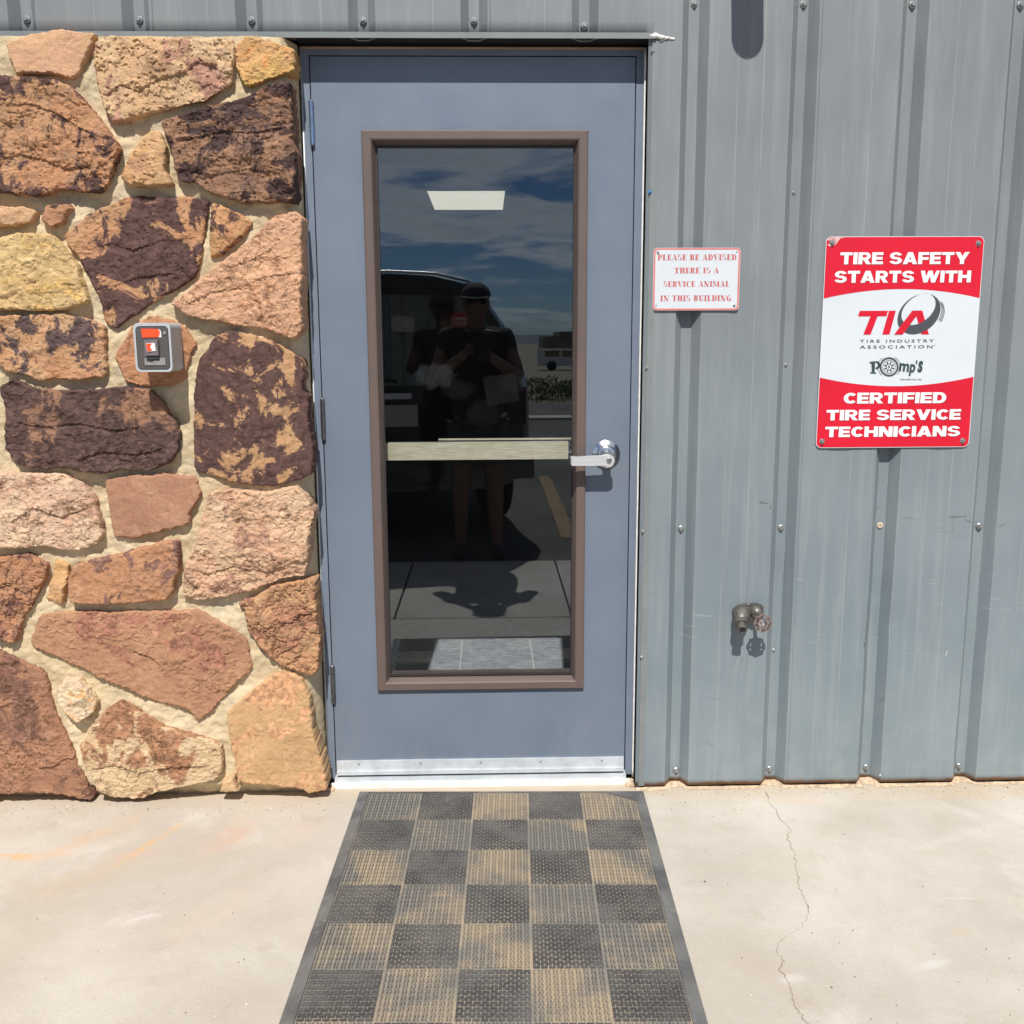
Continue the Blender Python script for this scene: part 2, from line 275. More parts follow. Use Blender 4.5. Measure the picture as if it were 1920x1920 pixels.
    m, t, b, co = new_mat('dust_filled_rubber'); MAT['rub2'] = m
    g = N(t, 'ShaderNodeNewGeometry'); pos = g.outputs['Position']
    c = mixc(t, smooth(t, noi(t, pos, 4.4, 5, .62, .5), .42, .60), (.110, .109, .106), (.23, .195, .150))
    c = mixc(t, math_n(t, 'MULTIPLY', smooth(t, noi(t, pos, 110, 5, .7), .48, .66), .55), c, (.25, .21, .16))
    c = mixc(t, math_n(t, 'MULTIPLY', smooth(t, noi(t, pos, 210, 2, .6), .72, .76), .8), c, (.6, .58, .54))
    lk(t, c, b.inputs['Base Color']); b.inputs['Roughness'].default_value = .75
    m, t, b, co = new_mat('trodden_dust'); MAT['dust'] = m
    g = N(t, 'ShaderNodeNewGeometry'); pos = g.outputs['Position']
    c = mixc(t, smooth(t, noi(t, pos, 4.4, 5, .62, .5), .42, .60), (.20, .19, .172), (.36, .29, .205))
    c = mixc(t, math_n(t, 'MULTIPLY', smooth(t, noi(t, pos, 6, 5, .6, .4, (3, 3, 3)), .54, .68), .6), c, (.15, .145, .14))
    c = mixc(t, math_n(t, 'MULTIPLY', smooth(t, noi(t, pos, 200, 3, .6), .55, .7), .5), c, (.17, .14, .11))
    lk(t, c, b.inputs['Base Color']); b.inputs['Roughness'].default_value = .95
    m, t, b, co = new_mat('grey_rubber_edge'); MAT['rubedge'] = m
    g = N(t, 'ShaderNodeNewGeometry'); pos = g.outputs['Position']
    c = mixc(t, smooth(t, noi(t, pos, 8, 6, .6, .3), .35, .65), (.085, .086, .088), (.155, .154, .150))
    c = mixc(t, math_n(t, 'MULTIPLY', smooth(t, noi(t, pos, 40, 5, .6), .6, .72), .5), c, (.3, .29, .27))
    lk(t, c, b.inputs['Base Color']); b.inputs['Roughness'].default_value = .6
    # glass: tinted pane that mirrors the lot, with hand smears
    m = bpy.data.materials.new('door_glass'); m.use_nodes = True; MAT['glass'] = m; t = m.node_tree; t.nodes.clear()
    co = N(t, 'ShaderNodeTexCoord').outputs['Object']
    tr = N(t, 'ShaderNodeBsdfTransparent'); tr.inputs[0].default_value = (.905, .925, .94, 1)
    gl = N(t, 'ShaderNodeBsdfGlossy'); gl.inputs['Roughness'].default_value = .0; gl.inputs[0].default_value = (.84, .93, 1, 1)
    lw = N(t, 'ShaderNodeLayerWeight'); lw.inputs[0].default_value = .5
    fr = math_n(t, 'ADD', math_n(t, 'MULTIPLY', math_n(t, 'POWER', lw.outputs['Facing'], 5.), .85), .084)
    mx = N(t, 'ShaderNodeMixShader'); lk(t, fr, mx.inputs[0]); lk(t, tr.outputs[0], mx.inputs[1]); lk(t, gl.outputs[0], mx.inputs[2])
    df = N(t, 'ShaderNodeBsdfDiffuse'); df.inputs[0].default_value = (.62, .66, .72, 1)
    sp = N(t, 'ShaderNodeSeparateXYZ'); lk(t, co, sp.inputs[0])
    sm = None
    for (x, z, a, b_) in ((-.125, 1.283, .060, .040), (.115, 1.265, .05, .03), (-.06, 1.24, .05, .03), (.02, 1.17, .05, .045), (-.11, 1.60, .014, .016), (.008, 1.60, .014, .016), (.075, 1.447, .012, .012), (.09, 1.44, .01, .01)):
        dx = math_n(t, 'POWER', math_n(t, 'DIVIDE', math_n(t, 'SUBTRACT', sp.outputs[0], x), a), 2.)
        dz = math_n(t, 'POWER', math_n(t, 'DIVIDE', math_n(t, 'SUBTRACT', sp.outputs[2], z), b_), 2.)
        d = math_n(t, 'ADD', math_n(t, 'SQRT', math_n(t, 'ADD', dx, dz)), math_n(t, 'MULTIPLY', math_n(t, 'SUBTRACT', noi(t, co, 24, 8, .7), .5), 2.0))
        k = smooth(t, d, .75, 1.1, (.026 if x < -.12 else .006), 0.)
        sm = k if sm is None else math_n(t, 'MAXIMUM', sm, k)
    sm = math_n(t, 'MULTIPLY', sm, smooth(t, noi(t, co, 110, 8, .7, 1.2), .2, .8))
    sm = math_n(t, 'ADD', sm, math_n(t, 'MULTIPLY', smooth(t, noi(t, co, 260, 3, .6), .70, .78), .008))
    sm = math_n(t, 'ADD', sm, .0006)
    m2 = N(t, 'ShaderNodeMixShader'); lk(t, sm, m2.inputs[0]); lk(t, mx.outputs[0], m2.inputs[1]); lk(t, df.outputs[0], m2.inputs[2])
    o = N(t, 'ShaderNodeOutputMaterial'); lk(t, m2.outputs[0], o.inputs[0])
    # signs
    MAT['signwhite'] = simple('sign_white', (.60, .645, .69), .4, var=.03, vs=6)
    MAT['signred'] = simple('sign_red', (.60, .006, .026), .4, var=.06, vs=5)
    MAT['signedge'] = simple('sign_edge_red', (.62, .20, .19), .4, var=.06, vs=12)
    MAT['stencil'] = simple('stencil_red', (.52, .12, .12), .45, var=.12, vs=60)
    MAT['signtext'] = simple('letter_white', (.80, .80, .80), .4, var=.02)
    MAT['signshadow'] = simple('letter_outline', (.16, .03, .045), .4, var=.05)
    MAT['signgrey'] = simple('letter_grey', (.065, .068, .08), .4, var=.05)
    MAT['signgreen'] = simple('letter_green', (.035, .062, .062), .4, var=.05)
    MAT['boxgrey'] = simple('grey_plastic', (.43, .46, .49), .4, var=.05, vs=12)
    MAT['boxface'] = simple('bronze_face', (.105, .095, .09), .42, .2, var=.08, vs=30)
    MAT['boxbtn'] = simple('button_housing', (.16, .14, .15), .4, var=.06)
    MAT['orange'] = simple('orange_red_label', (.80, .085, .025), .4, var=.04)
    MAT['labelwhite'] = simple('label_white', (.72, .72, .72), .4, var=.04)
    MAT['labelgrey'] = simple('label_silver', (.33, .32, .32), .35, .3, var=.1, vs=60)
    MAT['brass'] = simple('weathered_brass', (.150, .140, .125), .48, .55, var=.3, vs=60, bs=.3, bd=.002, bscale=120)
    MAT['pinkmetal'] = simple('worn_handwheel', (.25, .185, .165), .42, .5, var=.3, vs=70)
    # indoors
    m, t, b, co = new_mat('slate_tile'); MAT['tile'] = m
    c = mixc(t, smooth(t, noi(t, co, 22, 7, .65, .5, sc=(1, 3, 1)), .35, .65), (.27, .28, .30), (.48, .49, .52))
    lk(t, c, b.inputs['Base Color']); b.inputs['Roughness'].default_value = .4; bump(t, b, noi(t, co, 40, 6), .3, .004)
    MAT['grout'] = simple('pale_grout', (.62, .61, .58), .8, var=.06)
    MAT['room'] = simple('room_wall', (.045, .044, .042), .8, var=.06)
    MAT['roomdark'] = simple('dark_carpet', (.010, .010, .011), .95, var=.2, vs=40)
    MAT['ceiling'] = simple('ceiling_board', (.10, .10, .095), .9, var=.06)
    m, t, b, co = new_mat('lamp_diffuser'); MAT['diff'] = m
    b.inputs['Emission Color'].default_value = (1, .94, .74, 1); b.inputs['Emission Strength'].default_value = .62; b.inputs['Base Color'].default_value = (.8, .8, .75, 1)
build_mats()

# ------------------------------------------------------------------ object helpers
def obj(name, bm, m, parent=None, smooth_=False, bevel=0., keep_local=False, auto=None):
    me = bpy.data.meshes.new(name)
    if isinstance(bm, bmesh.types.BMesh):
        if bevel:
            bmesh.ops.bevel(bm, geom=[e for e in bm.edges if len(e.link_faces) == 2 and e.calc_face_angle(0) > .6], offset=bevel, segments=2, profile=.5, affect='EDGES')
        bm.to_mesh(me); bm.free()
    else:
        me.from_pydata(*bm); me.update()
    for x in (m if isinstance(m, (list, tuple)) else [m]): me.materials.append(x)
    if smooth_: me.shade_smooth()
    if auto is not None: me.shade_smooth(); me.set_sharp_from_angle(angle=R(auto))
    o = bpy.data.objects.new(name, me); COL.objects.link(o)
    attach(o, parent, keep_local)
    return o
def attach(o, parent, keep_local=False):
    if parent is not None:
        o.parent = parent
        if not keep_local: o.matrix_parent_inverse = parent.matrix_basis.inverted()
def thing(name, label, cat, loc=(0, 0, 0), rz=0., group=None):
    o = bpy.data.objects.new(name, None); COL.objects.link(o); o.location = loc; o.rotation_euler = (0, 0, rz)
    o.empty_display_size = .05
    o['label'] = label; o['category'] = cat
    if group: o['group'] = group
    o.matrix_basis = Matrix.Translation(loc) @ Matrix.Rotation(rz, 4, 'Z')
    return o
def tag(o, label=None, cat=None, group=None, kind=None):
    for k, v in (('label', label), ('category', cat), ('group', group), ('kind', kind)):
        if v: o[k] = v
    return o
def instance(src, loc, parent=None, rot=None, keep_local=False, sc=None):
    c = src.copy(); COL.objects.link(c); c.location = loc
    if rot: c.rotation_euler = rot
    if sc: c.scale = sc
    c.parent = None
    if parent is not None: attach(c, parent, keep_local)
    return c
def BM(): return bmesh.new()
def box(bm, x0, x1, y0, y1, z0, z1, mi=0):
    v = [bm.verts.new(p) for p in ((x0, y0, z0), (x1, y0, z0), (x1, y1, z0), (x0, y1, z0), (x0, y0, z1), (x1, y0, z1), (x1, y1, z1), (x0, y1, z1))]
    for q in ((0, 3, 2, 1), (4, 5, 6, 7), (0, 1, 5, 4), (1, 2, 6, 5), (2, 3, 7, 6), (3, 0, 4, 7)):
        f = bm.faces.new([v[i] for i in q]); f.material_index = mi
    return bm
def boxbm(*a): return box(BM(), *a)
def prism_y(bm, pts, y0, y1, mi=0):
    """outline pts (x, z) extruded from y0 (front) to y1"""
    area = sum(pts[i][0]*pts[(i+1) % len(pts)][1]-pts[(i+1) % len(pts)][0]*pts[i][1] for i in range(len(pts)))
    if area < 0: pts = pts[::-1]
    a = [bm.verts.new((x, y0, z)) for x, z in pts]; b = [bm.verts.new((x, y1, z)) for x, z in pts]
    for tri in tessellate_polygon([[Vector((x, z, 0)) for x, z in pts]]):
        p = [pts[i] for i in tri]
        ar = (p[1][0]-p[0][0])*(p[2][1]-p[0][1])-(p[2][0]-p[0][0])*(p[1][1]-p[0][1])
        tri = tri if ar > 0 else tri[::-1]
        f = bm.faces.new([a[i] for i in tri]); f.material_index = mi
        f = bm.faces.new([b[i] for i in tri[::-1]]); f.material_index = mi
    n = len(pts)
    for i in range(n):
        j = (i+1) % n; f = bm.faces.new((a[j], a[i], b[i], b[j])); f.material_index = mi
    return bm
def rrect(x0, x1, z0, z1, r, n=6):
    out = []
    for cx_, cz_, a0 in ((x1-r, z1-r, 0), (x0+r, z1-r, 90), (x0+r, z0+r, 180), (x1-r, z0+r, 270)):
        for k in range(n+1):
            a = R(a0+90*k/n); out.append((cx_+r*math.cos(a), cz_+r*math.sin(a)))
    return out
def tube(bm, pts, rad, n=12, cap=True, mi=0):
    """round bar along a polyline; rad a number or one per point"""
    pts = [Vector(p) for p in pts]; rings = []
    rad = rad if isinstance(rad, (list, tuple)) else [rad]*len(pts)
    ref = None
    for i, p in enumerate(pts):
        d = (pts[min(i+1, len(pts)-1)]-pts[max(i-1, 0)]).normalized()
        if ref is None: ref = Vector((0, 0, 1)) if abs(d.z) < .9 else Vector((1, 0, 0))
        s = d.cross(ref).normalized(); w = s.cross(d).normalized(); ref = w
        rings.append([bm.verts.new(p+s*math.cos(2*math.pi*k/n)*rad[i]+w*math.sin(2*math.pi*k/n)*rad[i]) for k in range(n)])
    for i in range(len(rings)-1):
        for k in range(n):
            f = bm.faces.new((rings[i][k], rings[i][(k+1) % n], rings[i+1][(k+1) % n], rings[i+1][k])); f.material_index = mi
    if cap:
        bm.faces.new(rings[0][::-1]).material_index = mi; bm.faces.new(rings[-1]).material_index = mi
    bmesh.ops.recalc_face_normals(bm, faces=bm.faces[:])
    return bm
def lathe_y(bm, cx_, cz_, prof, n=32):
    """turned about an axis along y through (cx, cz); prof of (radius, y)"""
    rings = [[bm.verts.new((cx_+r*math.cos(2*math.pi*k/n), y, cz_+r*math.sin(2*math.pi*k/n))) for k in range(n)] if r > 1e-6 else [bm.verts.new((cx_, y, cz_))] for r, y in prof]
    for a, b in zip(rings, rings[1:]):
        for k in range(n):
            j = (k+1) % n
            if len(a) == 1: bm.faces.new((a[0], b[j], b[k]))
            elif len(b) == 1: bm.faces.new((a[k], a[j], b[0]))
            else: bm.faces.new((a[k], a[j], b[j], b[k]))
    bmesh.ops.recalc_face_normals(bm, faces=bm.faces[:])
    return bm
def fbm(p, o=5, H=.9): return noise.fractal(p, H, 2.1, o)

# ------------------------------------------------------------------ ground
def sheet(x0, x1, y0, y1, z, nx=1, ny=1):
    vs = [(x0+(x1-x0)*i/nx, y0+(y1-y0)*j/ny, z) for j in range(ny+1) for i in range(nx+1)]
    fs = [(j*(nx+1)+i, j*(nx+1)+i+1, (j+1)*(nx+1)+i+1, (j+1)*(nx+1)+i) for j in range(ny) for i in range(nx)]
    return vs, [], fs
# far terrain falls gently away behind the lot
vs, fs = [], []
ys = [3000, 6, 0, -10, -16, -22, -34, -60, -120, -400, -3000]; zs = [-.16, -.16, -.16, -.16, -.17, -.25, -.5, -.8, -1.2, -3, -10]
xs = [-3000, -300, -60, -20, -6, 0, 6, 20, 60, 300, 3000]
for y, z in zip(ys, zs):
    for x in xs: vs.append((x, y, z))
n = len(xs)
for j in range(len(ys)-1):
    for i in range(n-1): fs.append((j*n+i, (j+1)*n+i, (j+1)*n+i+1, j*n+i+1))
g = obj('ground', (vs, [], fs), MAT['dirt']); tag(g, kind='structure')
a = obj('parking_lot', sheet(-40, 40, -14.3, -3.13, -.012, 8, 4), MAT['asphalt']); tag(a, kind='structure')
gut = obj('kerb', boxbm(-40, 40, -14.9, -14.3, -.1, .03), MAT['concrete']); tag(gut, kind='structure')
rd = obj('road', sheet(-60, 60, -20.5, -15.0, -.135, 4, 2), MAT['asphalt']); tag(rd, kind='structure')
rb = random.Random(3)
bm = BM()
for k in range(40):
    y0 = -3.9-k*.08
    box(bm, .545+rb.uniform(0, .012), .67+rb.uniform(-.01, .004), y0-.081, y0, -.010, -.007)
st = obj('parking_line', bm, MAT['yellow'], a)
walk = bpy.data.objects.new('sidewalk', None); COL.objects.link(walk); walk['kind'] = 'structure'
def slab(x0, x1, y0, y1):
    bm = boxbm(x0, x1, y0, y1, -.14, 0)
    obj('concrete_slab', bm, MAT['concrete'], walk, bevel=.006)
slab(-4.2, 5.2, -1.832, .06)
slab(-4.2, -.456, -3.13, -1.844); slab(-.444, .444, -3.13, -1.844); slab(.456, 5.2, -3.13, -1.844)
jf = obj('joint_filler', boxbm(-4.1, 5.1, -3.1, -1.8, -.13, -.012), MAT['black'], walk)
# hairline crack
CR = [(.887, -.0976), (.8768, -.1688), (.883, -.2205), (.8786, -.2735), (.8936, -.3377), (.8688, -.3738), (.864, -.4244), (.8625, -.4676), (.8469, -.5228), (.8294, -.6015), (.8183, -.676), (.8178, -.7235), (.8145, -.7419), (.7711, -.8119), (.7347, -.8386), (.7004, -.8688), (.6866, -.8989), (.6914, -.9326), (.6729, -.9704), (.6797, -1.0113), (.6769, -1.0434), (.6705, -1.0864), (.6758, -1.1198), (.6769, -1.1442), (.69, -1.25), (.66, -1.4), (.68, -1.6), (.67, -1.83)]
cr = random.Random(5); fine = []
for (a0, b0), (a1, b1) in zip(CR, CR[1:]):
    for k in range(7):
        f = k/7; fine.append((a0+(a1-a0)*f+cr.gauss(0, .0022), b0+(b1-b0)*f+cr.gauss(0, .0012)))
vs, fs = [], []
for i, (x, y) in enumerate(fine):
    w = .0004+.0012*max(0, noise.noise(Vector((y*14, 3, 1)))+.25)
    if -.85 < y < -.75: w = .0003
    vs += [(x-w, y, .0012), (x+w*cr.uniform(.4, 1.2), y, .0012)]
    if i: fs.append((2*i-2, 2*i-1, 2*i+1, 2*i))
obj('hairline_crack', (vs, [], fs), simple('crack_dark', (.24, .19, .15), .95, var=.3, vs=90), walk)
# grit lying on the concrete
bm = BM(); rg = random.Random(11)
for k in range(900):
    x, y = rg.uniform(-1.5, 1.8), (-.06-abs(rg.gauss(0, .05)) if k < 560 else rg.uniform(-1.6, -.08))
    if k >= 560 and rg.random() < .35: x = rg.uniform(.5, 1.8)
    if -.42 < x < .54 and y < -.05: continue
    if x < -.47: y -= .05
    s = rg.uniform(.0008, .0022)*(1.7 if rg.random() < .06 else 1)
    mt = Matrix.Translation((x, y, s*.5)) @ Euler((rg.random()*6, rg.random()*6, rg.random()*6)).to_matrix().to_4x4() @ Matrix.Diagonal((s, s*rg.uniform(.5, 1), s*.6, 1))
    r = bmesh.ops.create_icosphere(bm, subdivisions=1, radius=1, matrix=mt)
    mi = 0 if rg.random() < .55 else 1
    for v in r['verts']:
        for f in v.link_faces: f.material_index = mi
gr = obj('grit', bm, [simple('dark_grit', (.16, .13, .10), .9, var=.3), simple('pale_grit', (.68, .62, .54), .9, var=.2)]); tag(gr, 'fine dark and pale grit scattered on the concrete walk', 'grit', kind='stuff')
# blown sand collected along the foot of the walls
XV = .6131; PITCHR = .3048
def wall_y(x):
    a = abs((x-XV+PITCHR*40+PITCHR/2) % PITCHR-PITCHR/2)
    if a < .014: return -.029
    if a < .0375: return -.029-.032*(a-.014)/.0235
    return -.061
vs, fs = [], []; nx = 420; x0, x1 = .487, 4.4
for i in range(nx+1):
    x = x0+(x1-x0)*i/nx; yw = wall_y(x)+.002; n1 = noise.noise(Vector((x*7, 1.2, 0)))+.5*noise.noise(Vector((x*31, 0, 0)))
    val = 1. if yw > -.05 else .25
    h = max(.003, .007*val*(1.3+n1)+.002); w = .012+.014*val+.02*max(0, n1)
    vs += [(x, yw, h), (x, yw-w*.45, h*.6+.0015*n1), (x, yw-w, .0008)]
    if i: k = 3*i; fs += [(k-3, k-2, k+1, k), (k-2, k-1, k+2, k+1)]
dd = obj('windblown_sand', (vs, [], [f[::-1] for f in fs]), MAT['sand'], smooth_=True); tag(dd, 'tan sand drifted along the foot of the grey metal wall', 'sand', kind='stuff')

# ------------------------------------------------------------------ stone wall (mortar bed and each stone)
STONEY = -.10
P = lambda s: [tuple(float(v) for v in q.split(',')) for q in s.split()]
TAN, TANL, PINK, OCH, YEL, BRN, RST, PALE = (.57, .345, .175), (.62, .43, .245), (.60, .335, .200), (.57, .315, .125), (.60, .385, .150), (.34, .165, .080), (.46, .215, .098), (.68, .475, .31)
VAR = (.062, .033, .033)
BRD = (.175, .085, .055)
STONES = [  # outline in photo pixels, base, alternate, varnish, amount, varnish scale, relief, ledge, extra
 ("12,80 50,64 110,57 172,60 181,64 166,97 146,143 134,148 97,137 31,138 18,108", PINK, TAN, None, 0, 9, .35, .2, None),
 ("180,83 207,68 293,72 437,74 443,110 435,160 387,187 300,207 240,227 217,230 197,200 183,145 177,105", TANL, TAN, (.28, .15, .11), .22, 6, .7, 1.1, None),
 ("442,82 463,68 512,80 553,90 554,133 503,153 463,163 450,150 440,117", OCH, (.62, .40, .12), (.42, .19, .06), .4, 12, .9, .7, None),
 ("-45,140 20,143 110,152 140,167 180,213 230,277 213,327 192,360 157,362 110,357 77,370 40,365 -45,360", RST, (.46, .25, .12), VAR, .47, 9, .9, 1.0, None),
 ("287,245 302,247 313,277 314,317 326,348 290,350 247,349 230,335 243,293 267,263", TAN, OCH, None, 0, 9, .7, 1.0, None),
 ("305,230 367,207 450,187 520,157 547,160 550,260 555,287 556,380 510,382 450,380 390,360 368,342 342,340 330,318 323,277 313,253", BRN, (.15, .078, .055), (.05, .030, .030), .62, 7, 1.3, 1.0, None),
 ("-45,392 0,388 50,388 72,398 60,417 27,423 -45,425", PINK, TAN, None, 0, 9, .5, .3, None),
 ("85,383 133,382 138,392 123,417 100,427 80,415", BRN, RST, VAR, .4, 14, .8, .6, None),
 ("120,443 167,400 240,367 290,368 363,370 390,377 388,417 380,480 363,520 320,550 277,573 213,617 197,600 187,563 167,520 147,480", (.46, .25, .115), RST, VAR, .56, 9, .7, .7, None),
 ("400,380 450,400 471,417 460,440 413,480 393,483 395,433", OCH, RST, VAR, .56, 12, .8, .6, None),
 ("-45,470 7,447 43,437 100,440 123,467 147,493 170,567 157,570 110,583 -45,580", (.60, .42, .19), (.54, .35, .15), (.40, .26, .10), .35, 8, .7, .7, None),
 ("557,396 567,410 568,620 553,637 500,617 383,600 350,590 322,570 400,507 467,450 513,410", (.60, .34, .19), PINK, (.36, .19, .11), .22, 16, 1.0, .7, None),
 ("-45,597 40,590 120,590 165,598 195,614 202,640 199,708 140,715 100,710 80,715 57,703 13,697 0,683 -45,660", (.52, .31, .16), RST, (.07, .048, .05), .40, 17, .9, .6, None),
 ("211,668 233,637 247,612 285,592 320,598 345,613 368,643 353,680 345,712 320,725 277,723 237,717 220,687", (.45, .20, .095), RST, None, 0, 9, .8, .5, None),
 ("363,733 373,677 400,633 430,620 473,625 520,643 563,670 570,697 566,730 577,745 580,800 587,853 585,890 557,903 530,908 480,910 433,903 367,880 362,833 365,780", (.47, .265, .12), (.42, .22, .10), VAR, .72, 15, .5, .35, None),
 ("2,727 27,710 40,716 67,730 133,732 177,730 233,726 283,730 307,750 320,780 333,793 340,817 333,847 317,867 290,880 233,880 183,887 123,877 97,878 37,873 15,840 13,807 12,767", (.29, .14, .072), (.18, .085, .05), (.068, .040, .036), .70, 5, .8, .7, None),
 ("-45,893 27,885 117,887 160,907 180,933 199,1003 180,1020 143,1030 83,1023 27,1028 -45,1030", PALE, (.60, .38, .26), (.36, .22, .15), .3, 11, 1.0, .8, None),
 ("198,898 247,890 300,889 363,893 378,923 358,960 357,980 310,993 253,1010 213,1007 208,967", (.40, .205, .115), (.35, .165, .09), None, 0, 9, .25, .15, None),
 ("393,922 443,917 493,923 553,913 573,930 590,962 583,1000 575,1077 533,1083 473,1107 400,1120 363,1125 340,1113 347,1067 367,1023 387,953", (.66, .44, .275), PINK, (.28, .16, .11), .2, 12, 1.25, .9, None),
 ("130,1090 137,1060 173,1047 213,1040 257,1027 338,1010 337,1060 328,1107 313,1123 240,1130 200,1132 133,1128", RST, (.40, .20, .10), (.15, .08, .065), .38, 12, .6, .5, None),
 ("-45,1050 20,1042 57,1036 90,1060 80,1100 57,1140 38,1173 32,1207 -45,1190", (.42, .19, .10), RST, (.16, .08, .06), .4, 9, 1.2, 1.2, None),
 ("103,1050 130,1060 125,1100 118,1130 112,1133 88,1123 97,1083", OCH, TAN, None, 0, 9, .7, .5, None),
 ("447,1130 483,1117 510,1097 537,1090 590,1087 593,1133 600,1200 597,1260 583,1267 533,1250 510,1233 490,1213 463,1183 460,1143", (.54, .31, .15), RST, (.26, .13, .08), .3, 9, 1.15, 1.2, None),
 ("55,1213 73,1153 133,1147 207,1147 300,1147 373,1143 460,1193 475,1250 430,1297 373,1355 353,1333 283,1313 207,1280 140,1250", (.42, .215, .11), (.36, .175, .09), (.24, .11, .075), .25, 6, .55, .8, None),
 ("108,1290 123,1273 150,1272 187,1313 180,1333 150,1353 130,1340 110,1313", (.74, .60, .40), PALE, (.45, .26, .12), .35, 30, 1.2, .3, None),
 ("152,1393 200,1327 227,1313 263,1333 300,1360 418,1393 418,1440 410,1457 353,1470 300,1480 267,1495 207,1493 187,1480 160,1430", (.64, .47, .28), (.60, .41, .23), (.25, .125, .070), .55, 8, 1.1, .6, None),
 ("427,1333 483,1287 530,1255 567,1270 580,1300 587,1367 600,1407 610,1440 612,1478 580,1487 567,1478 500,1472 450,1465 433,1393", (.54, .335, .155), (.50, .30, .14), (.40, .22, .12), .2, 10, .3, .3, None),
 ("-45,1205 20,1227 83,1260 100,1327 133,1400 157,1460 173,1500 150,1497 110,1490 43,1487 -45,1493", (.36, .17, .085), (.30, .14, .075), (.15, .078, .055), .42, 5.5, .9, .9, None),
 ("418,1460 440,1450 452,1482 412,1482", (.60, .43, .24), TAN, None, 0, 9, .7, .2, None),
]
def chaikin(p, it=1, q=.18):
    for _ in range(it):
        out = []
        for i in range(len(p)):
            a, b = p[i], p[(i+1) % len(p)]
            out += [(a[0]+(b[0]-a[0])*q, a[1]+(b[1]-a[1])*q), (a[0]+(b[0]-a[0])*(1-q), a[1]+(b[1]-a[1])*(1-q))]
        p = out
    return p
def resample(p, step):
    out = []
    for i in range(len(p)):
        a, b = p[i], p[(i+1) % len(p)]; L = math.hypot(b[0]-a[0], b[1]-a[1]); k = max(1, round(L/step))
        out += [(a[0]+(b[0]-a[0])*j/k, a[1]+(b[1]-a[1])*j/k) for j in range(k)]
    return out
LEDGES = {  # broken ledges: (outline in photo pixels left to right, drop of the face below it in metres)
 23: [("138,1250 146,1238 160,1228 185,1218 200,1222 218,1233 232,1224 246,1221 272,1226 290,1238 303,1250", .0075), ("352,1332 372,1325 384,1310 400,1299 416,1296 432,1298", .0085)],
 22: [("466,1172 488,1168 505,1176 524,1164 548,1166 566,1150 580,1152 597,1140", .006), ("512,1236 530,1222 548,1214 570,1200", .005)],
 1: [("186,182 206,178 228,160 262,172 300,150 344,140 372,118 402,124 420,140", .006)],
 11: [("350,572 400,548 452,540 500,520 566,512", .004), ("420,505 470,490 520,462", .004)],
 18: [("352,1062 392,1075 440,1060 500,1070 560,1050 580,1052", .006)],
 3: [("0,300 40,290 90,302 130,318 180,310", .006), ("20,200 60,196 110,214 150,240 200,262", .005)],
 5: [("330,262 380,258 420,246 470,252 540,240", .005), ("345,320 400,330 470,318 540,330", .005)],
 27: [("-20,1330 30,1318 60,1340 100,1346", .007), ("60,1440 100,1436 128,1420 140,1424", .006)],
 8: [("160,470 210,456 250,470 300,452 372,446", .005), ("200,540 260,520 330,512", .005)],
 15: [("30,790 90,800 150,792 210,806 280,800", .005), ("150,860 200,846 260,852 316,838", .005)],
 20: [("-30,1110 20,1096 50,1112 84,1090", .006)],
 16: [("20,980 70,950 120,968 176,948", .006)],
 25: [("170,1440 220,1430 260,1446 320,1436 400,1430", .006)],
}
